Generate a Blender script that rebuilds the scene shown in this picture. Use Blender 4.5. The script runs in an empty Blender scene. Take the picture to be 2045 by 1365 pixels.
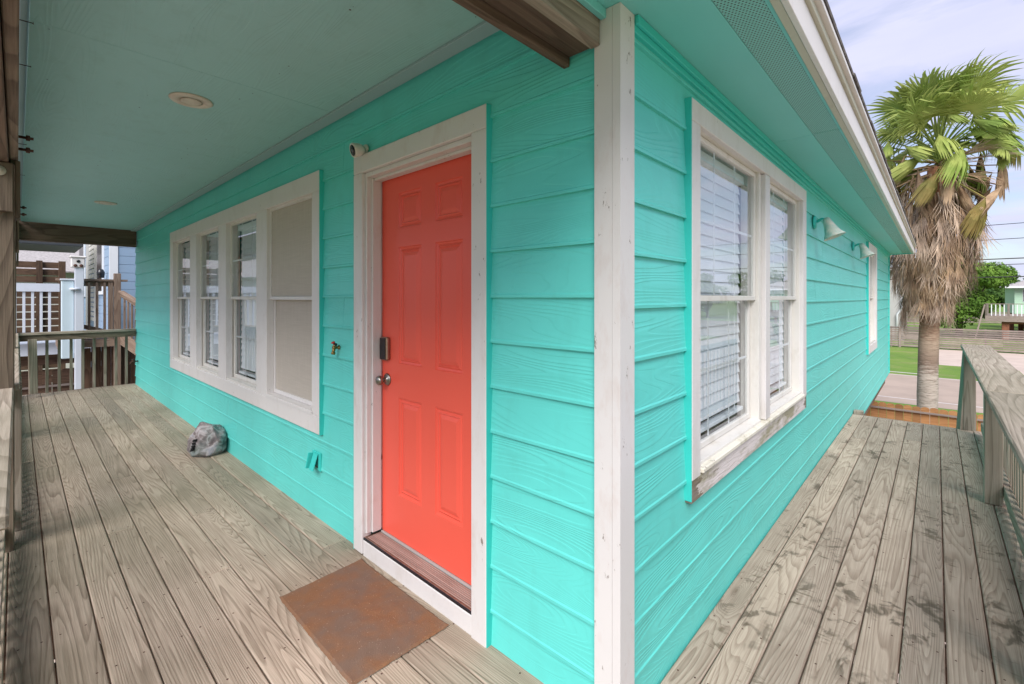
import bpy, bmesh, math, random
from mathutils import Vector, Matrix, noise as mnoise
random.seed(7)
R = math.radians
scene = bpy.context.scene
# ------------------------------------------------------------------ camera
CAM = (0.796, -1.384, 1.48); YAW = 42.8
cd = bpy.data.cameras.new('camera'); cam = bpy.data.objects.new('camera', cd)
scene.collection.objects.link(cam); scene.camera = cam
cam.location = CAM; cam.rotation_euler = (R(90), 0, R(YAW))
cd.sensor_fit = 'HORIZONTAL'; cd.sensor_width = 36; cd.lens = 36 * 914.6 / 2045
cd.shift_x = 0.0; cd.shift_y = -(682.5 - 593.8) / 2045
cd.clip_start = 0.02; cd.clip_end = 3000
# ------------------------------------------------------------------ light
SUN_EL, SUN_AZ = 46.0, 152.0      # azimuth clockwise from +Y
world = bpy.data.worlds.new('World'); scene.world = world; world.use_nodes = True
wn = world.node_tree; wn.nodes.clear()
def N(nt, t, loc=None, **kw):
    n = nt.nodes.new(t)
    for k, v in kw.items():
        if k.startswith('i_'):
            n.inputs[k[2:].replace('_', ' ')].default_value = v
        else: setattr(n, k, v)
    return n
sky = N(wn, 'ShaderNodeTexSky', sky_type='NISHITA', sun_disc=False)
sky.sun_elevation = R(SUN_EL); sky.sun_rotation = R(SUN_AZ); sky.air_density = 1.0; sky.dust_density = 1.2; sky.ozone_density = 1.6
tc = N(wn, 'ShaderNodeTexCoord')
sep = N(wn, 'ShaderNodeSeparateXYZ'); wn.links.new(tc.outputs['Generated'], sep.inputs[0])
zc = N(wn, 'ShaderNodeMath', operation='MAXIMUM'); zc.inputs[1].default_value = 0.0; wn.links.new(sep.outputs[2], zc.inputs[0])
za = N(wn, 'ShaderNodeMath', operation='ADD'); za.inputs[1].default_value = 0.22; wn.links.new(zc.outputs[0], za.inputs[0])
dx = N(wn, 'ShaderNodeMath', operation='DIVIDE'); wn.links.new(sep.outputs[0], dx.inputs[0]); wn.links.new(za.outputs[0], dx.inputs[1])
dy = N(wn, 'ShaderNodeMath', operation='DIVIDE'); wn.links.new(sep.outputs[1], dy.inputs[0]); wn.links.new(za.outputs[0], dy.inputs[1])
cmb = N(wn, 'ShaderNodeCombineXYZ'); wn.links.new(dx.outputs[0], cmb.inputs[0]); wn.links.new(dy.outputs[0], cmb.inputs[1])
mp = N(wn, 'ShaderNodeMapping'); mp.inputs['Rotation'].default_value = (0, 0, R(35)); mp.inputs['Scale'].default_value = (1.0, 2.1, 1)
mp.inputs['Location'].default_value = (0.35, 0.2, 0)
wn.links.new(cmb.outputs[0], mp.inputs[0])
cn = N(wn, 'ShaderNodeTexNoise', i_Scale=1.15, i_Detail=6.0, i_Roughness=0.55, i_Distortion=0.5); wn.links.new(mp.outputs[0], cn.inputs['Vector'])
cr = N(wn, 'ShaderNodeValToRGB'); cr.color_ramp.elements[0].position = 0.40; cr.color_ramp.elements[0].color = (.25, .25, .25, 1)
cr.color_ramp.elements[1].position = 0.58; cr.color_ramp.elements[1].color = (1, 1, 1, 1)
wn.links.new(cn.outputs[0], cr.inputs[0])
cn2 = N(wn, 'ShaderNodeTexNoise', i_Scale=2.4, i_Detail=4.0, i_Roughness=0.5); wn.links.new(mp.outputs[0], cn2.inputs['Vector'])
cc = N(wn, 'ShaderNodeMixRGB'); cc.inputs[1].default_value = (3.5, 3.75, 5.5, 1); cc.inputs[2].default_value = (5.1, 5.1, 6.1, 1)
wn.links.new(cn2.outputs[0], cc.inputs[0])
mx = N(wn, 'ShaderNodeMixRGB'); wn.links.new(cr.outputs[0], mx.inputs[0]); wn.links.new(sky.outputs[0], mx.inputs[1]); wn.links.new(cc.outputs[0], mx.inputs[2])
bg = N(wn, 'ShaderNodeBackground', i_Strength=0.092); wn.links.new(mx.outputs[0], bg.inputs[0])
wo = N(wn, 'ShaderNodeOutputWorld'); wn.links.new(bg.outputs[0], wo.inputs[0])
sd = bpy.data.lights.new('sun', 'SUN'); sd.energy = 2.8; sd.angle = R(42); sd.color = (1, .97, .95)
so = bpy.data.objects.new('sun', sd); scene.collection.objects.link(so)
az = R(SUN_AZ); el = R(SUN_EL)
sdir = Vector((math.sin(az) * math.cos(el), math.cos(az) * math.cos(el), math.sin(el)))
so.rotation_euler = sdir.to_track_quat('Z', 'Y').to_euler()
vs = scene.view_settings; vs.view_transform = 'Standard'; vs.look = 'None'; vs.exposure = 0.97; vs.gamma = 1; vs.use_curve_mapping = False
scene.cycles.max_bounces = 8; scene.cycles.diffuse_bounces = 5; scene.cycles.transparent_max_bounces = 12
# ------------------------------------------------------------------ materials
def mat(name):
    m = bpy.data.materials.new(name); m.use_nodes = True
    nt = m.node_tree; b = nt.nodes['Principled BSDF']; return m, nt, b
def L(nt, a, b): nt.links.new(a, b)
def coords(nt, world=False, scale=(1, 1, 1)):
    if world:
        g = N(nt, 'ShaderNodeNewGeometry'); src = g.outputs['Position']
    else:
        t = N(nt, 'ShaderNodeTexCoord'); src = t.outputs['Object']
    m = N(nt, 'ShaderNodeMapping'); m.inputs['Scale'].default_value = scale; L(nt, src, m.inputs[0]); return m.outputs[0]
def rnd(nt, mul=50.):
    oi = N(nt, 'ShaderNodeObjectInfo'); m = N(nt, 'ShaderNodeMath', operation='MULTIPLY'); m.inputs[1].default_value = mul
    L(nt, oi.outputs['Random'], m.inputs[0]); return m.outputs[0]
def nz(nt, vec, scale=1., detail=3., rough=.5, dist=0., w=None):
    n = N(nt, 'ShaderNodeTexNoise', i_Scale=scale, i_Detail=detail, i_Roughness=rough, i_Distortion=dist)
    if w is not None:
        n.noise_dimensions = '4D'; L(nt, w, n.inputs['W'])
    L(nt, vec, n.inputs['Vector']); return n.outputs[0]
def M(nt, op, a, b=None, c=None, clamp=False):
    m = N(nt, 'ShaderNodeMath', operation=op); m.use_clamp = clamp
    for i, v in enumerate((a, b, c)):
        if v is None: continue
        if isinstance(v, (int, float)): m.inputs[i].default_value = v
        else: L(nt, v, m.inputs[i])
    return m.outputs[0]
def ramp(nt, f, stops):
    r = N(nt, 'ShaderNodeValToRGB'); e = r.color_ramp.elements
    while len(e) < len(stops): e.new(.5)
    for q, (p, c) in zip(e, stops):
        q.position = p; q.color = (c, c, c, 1) if isinstance(c, (int, float)) else (*c, 1)
    L(nt, f, r.inputs[0]); return r.outputs[0]
def mixc(nt, f, a, b, mode='MIX'):
    m = N(nt, 'ShaderNodeMixRGB', blend_type=mode)
    for i, v in enumerate((f, a, b)):
        if isinstance(v, (int, float)): m.inputs[i].default_value = v
        elif isinstance(v, tuple): m.inputs[i].default_value = (*v, 1)
        else: L(nt, v, m.inputs[i])
    return m.outputs[0]
def bump(nt, b, h, strength=1., dist=.002):
    n = N(nt, 'ShaderNodeBump', i_Strength=strength, i_Distance=dist); L(nt, h, n.inputs['Height']); L(nt, n.outputs[0], b.inputs['Normal']); return n
def grain_field(nt, vs_=(.9, 8, 8), rings=16., knots=True, w=None, kn=(1.3, 5.5, 1.)):
    """contour lines of stretched noise: cathedral grain; returns ring value, knot mask"""
    w = w or rnd(nt)
    base = nz(nt, coords(nt, scale=vs_), 1., 1.2, .35, .15, w)
    knot = None
    if knots:
        v = N(nt, 'ShaderNodeTexVoronoi', voronoi_dimensions='4D', i_Scale=1.0, i_Randomness=1.0)
        L(nt, coords(nt, scale=kn), v.inputs['Vector']); L(nt, w, v.inputs['W'])
        sc_ = N(nt, 'ShaderNodeSeparateXYZ'); L(nt, v.outputs['Color'], sc_.inputs[0])
        knot = M(nt, 'MULTIPLY', M(nt, 'SUBTRACT', 1.0, M(nt, 'DIVIDE', v.outputs['Distance'], .42), clamp=True), ramp(nt, sc_.outputs[0], [(.62, 0.), (.66, 1.)]))
        base = M(nt, 'ADD', base, M(nt, 'MULTIPLY', M(nt, 'POWER', knot, 2.0), .38))
    oi_ = N(nt, 'ShaderNodeObjectInfo'); rv_ = M(nt, 'FRACT', M(nt, 'MULTIPLY', oi_.outputs['Random'], 17.7))
    f = M(nt, 'FRACT', M(nt, 'MULTIPLY', base, M(nt, 'MULTIPLY', M(nt, 'MULTIPLY_ADD', rv_, .7, .6), rings)))
    return f, knot, w
def wood(name, light, dark, tint=.25, rings=15., stains=0., green=0., bumpd=.0022, vs_=(.9, 8, 8), rough=.8, knotmax=.9, worldpatch=.3):
    m, nt, b = mat(name)
    f, knot, w = grain_field(nt, vs_, rings)
    ringc = ramp(nt, f, [(0., .0), (.45, .15), (.8, .8), (.93, 1.), (1., .1)])
    fine = nz(nt, coords(nt, scale=(4, 150, 150)), 1., 3., .6, 0, w)
    g = M(nt, 'ADD', M(nt, 'MULTIPLY', ringc, .56), M(nt, 'MULTIPLY', ramp(nt, fine, [(.35, 0.), (.65, 1.)]), .44))
    col = mixc(nt, g, light, dark)
    # per board tint
    oi = N(nt, 'ShaderNodeObjectInfo')
    rv = M(nt, 'FRACT', M(nt, 'MULTIPLY', oi.outputs['Random'], 7.31))
    col = mixc(nt, 1.0, col, ramp(nt, oi.outputs['Random'], [(0., (1 - tint, 1 - tint, 1 - tint)), (.5, (1., .98, .96)), (1., (1 + tint * .35, 1 + tint * .3, 1 + tint * .25))]), 'MULTIPLY')
    # long weathering patches
    patch = nz(nt, coords(nt, True, (1.1, 1.1, 1.1)), 1.3, 3., .6)
    col = mixc(nt, M(nt, 'MULTIPLY', ramp(nt, patch, [(.42, 0.), (.68, 1.)]), worldpatch), col, (dark[0] * .75, dark[1] * .74, dark[2] * .72))
    if green > 0:
        gp = nz(nt, coords(nt, True, (.7, .7, .7)), 1., 2., .5)
        col = mixc(nt, M(nt, 'MULTIPLY', ramp(nt, gp, [(.4, 0.), (.6, 1.)]), green), col, (.17, .18, .10))
    kc = M(nt, 'MULTIPLY', ramp(nt, knot, [(.72, 0.), (.86, 1.)]), knotmax)
    col = mixc(nt, kc, col, (dark[0] * .5, dark[1] * .45, dark[2] * .42))
    if stains > 0:
        s1 = nz(nt, coords(nt, scale=(9, 13, 5)), 1., 2.5, .65, .8, w)
        s2 = nz(nt, coords(nt, scale=(2.3, 4, 3)), 1., 1., .5, 0, w)
        s = M(nt, 'MULTIPLY', ramp(nt, s1, [(.52, 0.), (.62, 1.)]), ramp(nt, s2, [(.5, 0.), (.6, 1.)]))
        col = mixc(nt, M(nt, 'MULTIPLY', s, stains), col, (.055, .042, .025))
        s3 = nz(nt, coords(nt, scale=(26, 9, 5)), 1., 3., .7, .5, w); s4 = nz(nt, coords(nt, scale=(3.2, 5, 3)), 1.3, 1., .5, 0, w)
        col = mixc(nt, M(nt, 'MULTIPLY', M(nt, 'MULTIPLY', ramp(nt, s3, [(.54, 0.), (.64, 1.)]), ramp(nt, s4, [(.56, 0.), (.64, 1.)])), .65), col, (.085, .062, .034))
    L(nt, col, b.inputs['Base Color'])
    b.inputs['Roughness'].default_value = rough; b.inputs['Specular IOR Level'].default_value = .25
    bump(nt, b, g, .55, bumpd * -1)
    return m
MW = {}
MW['deck'] = wood('weathered_deck_wood', (.53, .435, .345), (.225, .17, .125), rings=44, green=.25, bumpd=.003, worldpatch=.3, vs_=(.38, 7, 7), tint=.34)
MW['walk'] = wood('walkway_wood', (.55, .45, .36), (.27, .20, .15), rings=42, stains=.7, bumpd=.0025, worldpatch=.35, vs_=(.42, 7, 7), tint=.22)
MW['rail'] = wood('grey_rail_wood', (.44, .375, .31), (.19, .15, .115), rings=14, green=.25, vs_=(.5, 7, 7))
MW['post'] = wood('brown_post_wood', (.25, .195, .14), (.085, .062, .045), rings=10, vs_=(.7, 5, 5))
MW['beam'] = wood('dark_beam_wood', (.21, .145, .105), (.085, .055, .04), rings=9)
MW['fence_new'] = wood('cedar_picket', (.40, .21, .09), (.25, .115, .045), rings=8, tint=.3, bumpd=.001)
MW['fence_grey'] = wood('grey_board', (.34, .28, .25), (.19, .15, .13), rings=8, tint=.35, bumpd=.001)
MW['fence_dark'] = wood('brown_picket', (.15, .09, .06), (.06, .035, .024), rings=8, tint=.3, bumpd=.001)
MW['piling'] = wood('red_brown_piling', (.30, .12, .07), (.12, .05, .03), rings=8)

def paint(name, col, rough=.5, emboss=0., dirt=0., dirtcol=(.25, .22, .17), var=.05, spec=.35, wear=0.):
    m, nt, b = mat(name)
    c = nz(nt, coords(nt, True), 2.3, 3., .55)
    out = mixc(nt, c, tuple(x * (1 - var) for x in col), tuple(min(1, x * (1 + var)) for x in col))
    w = rnd(nt)
    if dirt > 0:
        d = nz(nt, coords(nt, True, (3, 3, 1.2)), 2.5, 5., .7)
        out = mixc(nt, M(nt, 'MULTIPLY', ramp(nt, d, [(.52, 0.), (.78, 1.)]), dirt), out, dirtcol)
    if wear > 0:
        d = nz(nt, coords(nt, True, (5, 5, 2.2)), 4.0, 6., .75)
        k = ramp(nt, d, [(.69 - wear * .04, 0.), (.715 - wear * .04, 1.)])
        out = mixc(nt, M(nt, 'MULTIPLY', k, .85), out, (.16, .12, .09))
    L(nt, out, b.inputs['Base Color']); b.inputs['Roughness'].default_value = rough; b.inputs['Specular IOR Level'].default_value = spec
    if emboss > 0:
        f, kn, w = grain_field(nt, (.75, 6.5, 6.5), 34., True, w, (1.0, 3.2, 3.2))
        ring = ramp(nt, f, [(0., 0.), (.35, .1), (.7, 1.), (.9, 1.), (1., 0.)])
        msk = ramp(nt, nz(nt, coords(nt, scale=(1.2, 2, 2)), 1.4, 2., .5, 0, w), [(.38, .25), (.58, 1.)])
        fine = nz(nt, coords(nt, scale=(3, 60, 60)), 1., 2., .5, 0, w)
        h = M(nt, 'ADD', M(nt, 'MULTIPLY', ring, msk), M(nt, 'MULTIPLY', fine, .35))
        bump(nt, b, h, emboss, .0016)
    else:
        h = nz(nt, coords(nt, scale=(30, 30, 30)), 6., 3., .6); bump(nt, b, h, .15, .002)
    return m
MW['teal'] = paint('teal_siding_paint', (.12, .62, .555), .40, emboss=.55, dirt=.35, dirtcol=(.10, .47, .40), var=.09)
MW['tealp'] = paint('teal_smooth_paint', (.05, .55, .49), .42, var=.05)
MW['ceil'] = paint('pale_aqua_ceiling_paint', (.30, .54, .52), .55, emboss=.45, dirt=.32, dirtcol=(.2, .36, .31))
MW['soffit'] = paint('aqua_soffit_paint', (.18, .57, .54), .5, emboss=.12, var=.05)
MW['ceiltrim'] = paint('grey_blue_trim', (.30, .42, .44), .5)
MW['white'] = paint('white_trim_paint', (.68, .65, .63), .45, dirt=.38, dirtcol=(.45, .40, .33), wear=.25)
MW['whitew'] = paint('worn_white_paint', (.66, .63, .61), .5, dirt=.55, dirtcol=(.50, .36, .30), wear=1.2)
MW['whitev'] = paint('bluish_white_vinyl', (.56, .60, .67), .4, dirt=.12)  # neighbour railing and column: duller, bluer white than the clean vinyl
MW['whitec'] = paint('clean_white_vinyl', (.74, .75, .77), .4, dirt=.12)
MW['cream'] = paint('cream_window_vinyl', (.68, .65, .60), .4, dirt=.5, dirtcol=(.40, .34, .25))
MW['beige'] = paint('weathered_beige_trim', (.50, .49, .40), .6, dirt=.5, dirtcol=(.30, .27, .20))
MW['grime'] = paint('mossy_white_sill', (.72, .68, .58), .6, dirt=.9, dirtcol=(.36, .33, .20), wear=1.4)
MW['brownrail'] = wood('brown_neighbour_wood', (.33, .25, .195), (.15, .10, .075), rings=12)
MW['coral'] = paint('coral_door_paint', (.82, .115, .075), .30, var=.04)
MW['blind'] = paint('white_blind', (.86, .88, .92), .5)
MW['bluep'] = paint('blue_siding_paint', (.27, .37, .50), .5, dirt=.1)
MW['paleblue'] = paint('pale_blue_vinyl', (.50, .60, .66), .45)
MW['greenp'] = paint('pale_green_paint', (.42, .62, .45), .5)
MW['greyp'] = paint('grey_paint', (.40, .39, .37), .5)
MW['darkgrey'] = paint('dark_grey_metal_roof', (.05, .055, .06), .5)
MW['galv'] = paint('galvanised_drip_edge', (.42, .40, .37), .45, dirt=.5)
def plain(name, col, rough=.5, metal=0., spec=.5):
    m, nt, b = mat(name); b.inputs['Base Color'].default_value = (*col, 1); b.inputs['Roughness'].default_value = rough
    b.inputs['Metallic'].default_value = metal; b.inputs['Specular IOR Level'].default_value = spec; return m
def plainv(name, col, col2, rough=.5, metal=0., sc=20., bd=.001):
    m, nt, b = mat(name); n = nz(nt, coords(nt), sc, 4., .6)
    L(nt, mixc(nt, ramp(nt, n, [(.35, 0.), (.65, 1.)]), col, col2), b.inputs['Base Color'])
    b.inputs['Roughness'].default_value = rough; b.inputs['Metallic'].default_value = metal; bump(nt, b, n, .4, bd); return m
MW['black'] = plain('black_plastic', (.012, .012, .014), .25)
MW['dark'] = plain('dark_void', (.01, .01, .01), .9)
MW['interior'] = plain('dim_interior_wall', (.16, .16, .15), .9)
MW['nickel'] = plainv('satin_nickel', (.42, .39, .35), (.30, .27, .23), .28, 1., 40)
MW['bronze'] = plainv('copper_toned_metal', (.42, .27, .20), (.30, .19, .14), .4, .8, 30)
MW['brass'] = plainv('old_brass', (.36, .25, .08), (.17, .11, .04), .38, .9, 60)
MW['redp'] = plain('red_plastic', (.55, .02, .02), .4)
MW['rust'] = plainv('rusty_steel', (.12, .05, .03), (.05, .025, .02), .8, .2, 80)
MW['lensring'] = plain('camera_white_plastic', (.66, .62, .56), .4)
MW['lens'] = plain('camera_lens_grey', (.12, .12, .14), .15)
MW['tin'] = plainv('weathered_enamel_shade', (.66, .62, .54), (.36, .50, .44), .5, 0., 22)
MW['lampwhite'] = plainv('off_white_lamp', (.60, .56, .46), (.50, .45, .36), .5, 0, 20)
MW['shingle'] = plainv('asphalt_shingle', (.20, .18, .17), (.10, .09, .085), .9, 0, 25, .004)
MW['shingle2'] = plainv('grey_asphalt_shingle', (.40, .37, .36), (.27, .25, .24), .9, 0, 12, .004)
MW['concrete'] = plainv('pinkish_concrete', (.52, .42, .35), (.45, .36, .30), .9, 0, .8, .002)
MW['asphalt'] = plainv('worn_pink_grey_asphalt', (.38, .295, .235), (.32, .25, .20), .9, 0, .7, .002)
MW['roadpaint'] = plainv('worn_road_paint', (.62, .58, .54), (.50, .46, .43), .8, 0, 6)
MW['wire'] = plain('black_cable', (.02, .02, .02), .7)
# mat coir
m, nt, b = mat('coir_mat'); n1 = nz(nt, coords(nt, scale=(1, 1, 1)), 260., 2., .7); n2 = nz(nt, coords(nt), 5., 4., .6)
c = mixc(nt, n1, (.12, .05, .02), (.34, .165, .08)); c = mixc(nt, M(nt, 'MULTIPLY', ramp(nt, n2, [(.4, 0.), (.62, 1.)]), .8), c, (.17, .115, .085))
sp = nz(nt, coords(nt), 170., 1., .5); c = mixc(nt, ramp(nt, sp, [(.72, 0.), (.78, .7)]), c, (.55, .45, .33))
L(nt, c, b.inputs['Base Color']); b.inputs['Roughness'].default_value = 1; bump(nt, b, n1, .9, .004); MW['coir'] = m
# insect screen
m, nt, b = mat('beige_sun_screen'); tcx = coords(nt, scale=(1, 1, 1))
n1 = nz(nt, coords(nt, scale=(6, 200, 200)), 1., 2., .5); n2 = nz(nt, coords(nt, scale=(200, 200, 6)), 1., 2., .5)
L(nt, mixc(nt, M(nt, 'MULTIPLY', M(nt, 'ADD', n1, n2), .5), (.36, .315, .265), (.58, .52, .45)), b.inputs['Base Color']); b.inputs['Roughness'].default_value = .8
bump(nt, b, n1, .2, .001); MW['screen'] = m
# rock
m, nt, b = mat('faux_rock'); n1 = nz(nt, coords(nt), 9., 6., .65, 1.2); n2 = nz(nt, coords(nt), 3.5, 2., .5)
c = ramp(nt, n1, [(.3, (.07, .06, .065)), (.47, (.20, .165, .16)), (.56, (.42, .38, .38)), (.66, (.27, .27, .30)), (.8, (.5, .47, .46))])
c = mixc(nt, ramp(nt, n2, [(.52, 0.), (.66, .55)]), c, (.10, .20, .17)); L(nt, c, b.inputs['Base Color']); b.inputs['Roughness'].default_value = .6
bump(nt, b, n1, .8, .012); MW['rock'] = m
# soffit vent perforation
m, nt, b = mat('perforated_soffit'); tcn = N(nt, 'ShaderNodeNewGeometry'); sp_ = N(nt, 'ShaderNodeSeparateXYZ'); L(nt, tcn.outputs['Position'], sp_.inputs[0])
P_ = .0127
fy = M(nt, 'SUBTRACT', M(nt, 'FRACT', M(nt, 'DIVIDE', sp_.outputs[1], P_)), .5)
row = M(nt, 'MULTIPLY', M(nt, 'MODULO', M(nt, 'FLOOR', M(nt, 'DIVIDE', sp_.outputs[1], P_)), 2.0), .5)
fx = M(nt, 'SUBTRACT', M(nt, 'FRACT', M(nt, 'ADD', M(nt, 'DIVIDE', M(nt, 'ADD', sp_.outputs[0], 3.0), P_), row)), .5)
dd = M(nt, 'SQRT', M(nt, 'ADD', M(nt, 'MULTIPLY', fx, fx), M(nt, 'MULTIPLY', fy, fy)))
hole = ramp(nt, dd, [(.22, 1.), (.29, 0.)])
L(nt, mixc(nt, hole, (.20, .50, .46), (.02, .03, .03)), b.inputs['Base Color']); b.inputs['Roughness'].default_value = .5; MW['perf'] = m
# glass
def glass(name, ior=1.9, tint=(.95, .97, .97)):
    m, nt, b = mat(name); nt.nodes.remove(b); out = nt.nodes['Material Output']
    tr = N(nt, 'ShaderNodeBsdfTransparent'); tr.inputs[0].default_value = (*tint, 1)
    gl = N(nt, 'ShaderNodeBsdfGlossy', i_Roughness=.0); gl.inputs[0].default_value = (.96, .97, 1, 1)
    fr = N(nt, 'ShaderNodeFresnel', i_IOR=ior); ms = N(nt, 'ShaderNodeMixShader')
    wv = N(nt, 'ShaderNodeBump', i_Strength=.06, i_Distance=.01); L(nt, nz(nt, coords(nt), 2.2, 1., .4), wv.inputs['Height']); L(nt, wv.outputs[0], gl.inputs['Normal'])
    gg = N(nt, 'ShaderNodeNewGeometry'); L(nt, M(nt, 'MULTIPLY', fr.outputs[0], M(nt, 'SUBTRACT', 1.0, gg.outputs['Backfacing'])), ms.inputs[0]); L(nt, tr.outputs[0], ms.inputs[1]); L(nt, gl.outputs[0], ms.inputs[2]); L(nt, ms.outputs[0], out.inputs[0]); return m
MW['glass'] = glass('window_glass', 2.5)
# vegetation
def leafmat(name, a, b2, sc=.6, trans=.25, rough=.75):
    m, nt, b = mat(name); n = nz(nt, coords(nt, True), sc, 3., .6); oi = N(nt, 'ShaderNodeObjectInfo')
    c = mixc(nt, ramp(nt, n, [(.35, 0.), (.65, 1.)]), a, b2)
    L(nt, mixc(nt, 1., c, ramp(nt, oi.outputs['Random'], [(0., (.8, .8, .8)), (1., (1.15, 1.12, 1.05))]), 'MULTIPLY'), b.inputs['Base Color'])
    b.inputs['Roughness'].default_value = rough; b.inputs['Specular IOR Level'].default_value = .3
    if trans:
        t = N(nt, 'ShaderNodeBsdfTranslucent'); L(nt, c, t.inputs[0]); ms = N(nt, 'ShaderNodeMixShader'); ms.inputs[0].default_value = trans
        out = nt.nodes['Material Output']; L(nt, b.outputs[0], ms.inputs[1]); L(nt, t.outputs[0], ms.inputs[2]); L(nt, ms.outputs[0], out.inputs[0])
    return m
MW['frond'] = leafmat('palm_green', (.21, .31, .06), (.42, .46, .14), 1.2, .3)
MW['frondy'] = leafmat('palm_yellow_green', (.20, .22, .06), (.36, .27, .10), 1.5, .3)
MW['dead'] = leafmat('dead_palm', (.52, .37, .24), (.26, .17, .11), 2.2, .12, .8)
MW['dead2'] = leafmat('dead_palm_grey', (.54, .43, .34), (.28, .20, .15), 2.2, .1, .8)
MW['leaf'] = leafmat('tree_leaf', (.085, .18, .025), (.17, .29, .045), .5, .3)
MW['leafd'] = leafmat('dark_tree_leaf', (.06, .14, .03), (.11, .21, .045), .5, .3)
MW['bark'] = plainv('bark', (.16, .12, .09), (.08, .06, .045), .9, 0, 9, .01)
m, nt, b = mat('palm_trunk'); g = coords(nt, True, (1, 1, 1)); spz = N(nt, 'ShaderNodeSeparateXYZ'); L(nt, g, spz.inputs[0])
nn = nz(nt, coords(nt, True, (2, 2, 9)), 3., 4., .6); zz = M(nt, 'ADD', spz.outputs[2], M(nt, 'MULTIPLY', nn, .9))
c = ramp(nt, M(nt, 'DIVIDE', M(nt, 'ADD', zz, 2.75), 4.5), [(.0, (.34, .29, .25)), (.58, (.44, .37, .31)), (.67, (.22, .15, .11)), (.78, (.38, .28, .20)), (.93, (.38, .19, .11)), (1., (.36, .16, .08))])
L(nt, mixc(nt, M(nt, 'MULTIPLY', ramp(nt, nn, [(.45, 0.), (.7, 1.)]), .5), c, (.10, .07, .05)), b.inputs['Base Color']); b.inputs['Roughness'].default_value = .9; bump(nt, b, nn, .8, .03); MW['ptrunk'] = m
m, nt, b = mat('lawn'); n1 = nz(nt, coords(nt, True), .35, 4., .6); n2 = nz(nt, coords(nt, True, (1, 1, 1)), 9., 4., .7)
c = mixc(nt, ramp(nt, n1, [(.35, 0.), (.65, 1.)]), (.10, .20, .015), (.17, .27, .03)); c = mixc(nt, M(nt, 'MULTIPLY', n2, .45), c, (.06, .11, .015))
n3 = nz(nt, coords(nt, True), .8, 3., .6); c = mixc(nt, ramp(nt, n3, [(.52, 0.), (.68, .55)]), c, (.24, .22, .09))
L(nt, c, b.inputs['Base Color']); b.inputs['Roughness'].default_value = .95; bump(nt, b, n2, .8, .05); MW['lawn'] = m
# ------------------------------------------------------------------ object helpers
COL = scene.collection
def wm(o):
    m = o.matrix_basis.copy()
    if o.parent: m = wm(o.parent) @ o.matrix_parent_inverse @ m
    return m
def setpar(o, p):
    if p is not None:
        o.parent = p; o.matrix_parent_inverse = wm(p).inverted()
def tag(o, label=None, cat=None, group=None, kind=None):
    if label: o['label'] = label
    if cat: o['category'] = cat
    if group: o['group'] = group
    if kind: o['kind'] = kind
    return o
def thing(name, loc, label, cat, group=None):
    o = bpy.data.objects.new(name, None); COL.objects.link(o); o.location = loc; o.empty_display_size = .1
    return tag(o, label, cat, group)
def link(name, me, mt, parent=None, mtx=None, kind=None):
    if mt is not None and not me.materials: me.materials.append(MW[mt])
    o = bpy.data.objects.new(name, me); COL.objects.link(o)
    if mtx is not None: o.matrix_basis = mtx
    setpar(o, parent)
    if kind: o['kind'] = kind
    return o
cache = {}
def boxmesh(dx, dy, dz, mt, bev):
    k = (round(dx, 4), round(dy, 4), round(dz, 4), mt, bev)
    if k in cache: return cache[k]
    bm = bmesh.new(); bmesh.ops.create_cube(bm, size=1, matrix=Matrix.Diagonal((dx, dy, dz, 1)))
    if bev > 0:
        bmesh.ops.bevel(bm, geom=list(bm.edges), offset=min(bev, .3 * min(dx, dy, dz)), segments=1, affect='EDGES')
    me = bpy.data.meshes.new('board'); bm.to_mesh(me); bm.free(); me.materials.append(MW[mt]); cache[k] = me
    return me
AX = {'x': Matrix.Identity(4), 'y': Matrix.Rotation(R(90), 4, 'Z'), 'z': Matrix.Rotation(R(-90), 4, 'Y')}
def box(name, x0, x1, y0, y1, z0, z1, mt, parent=None, bev=.002, axis=None, rot=None, kind=None):
    dx, dy, dz = x1 - x0, y1 - y0, z1 - z0
    if axis is None: axis = 'xyz'[[dx, dy, dz].index(max(dx, dy, dz))]
    d = {'x': (dx, dy, dz), 'y': (dy, dx, dz), 'z': (dz, dy, dx)}[axis]
    me = boxmesh(*d, mt, bev)
    T = Matrix.Translation(((x0 + x1) / 2, (y0 + y1) / 2, (z0 + z1) / 2))
    return link(name, me, None, parent, T @ (rot or Matrix.Identity(4)) @ AX[axis], kind)
def beam(name, a, b, w, h, mt, parent=None, bev=.002, roll=0):
    """box from point a to b, w wide (horizontal), h high"""
    a, b = Vector(a), Vector(b); d = b - a; me = boxmesh(d.length, w, h, mt, bev)
    rotm = d.to_track_quat('X', 'Z').to_matrix().to_4x4()
    return link(name, me, None, parent, Matrix.Translation((a + b) / 2) @ rotm @ Matrix.Rotation(roll, 4, 'X'))
def bmobj(name, bm, mt, parent=None, mtx=None, smooth=False, kind=None):
    me = bpy.data.meshes.new(name)
    if smooth:
        for f in bm.faces: f.smooth = True
    bm.to_mesh(me); bm.free(); return link(name, me, mt, parent, mtx, kind)
def bm_box(bm, x0, x1, y0, y1, z0, z1):
    bmesh.ops.create_cube(bm, size=1, matrix=Matrix.Translation(((x0 + x1) / 2, (y0 + y1) / 2, (z0 + z1) / 2)) @ Matrix.Diagonal((x1 - x0, y1 - y0, z1 - z0, 1)))
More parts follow.
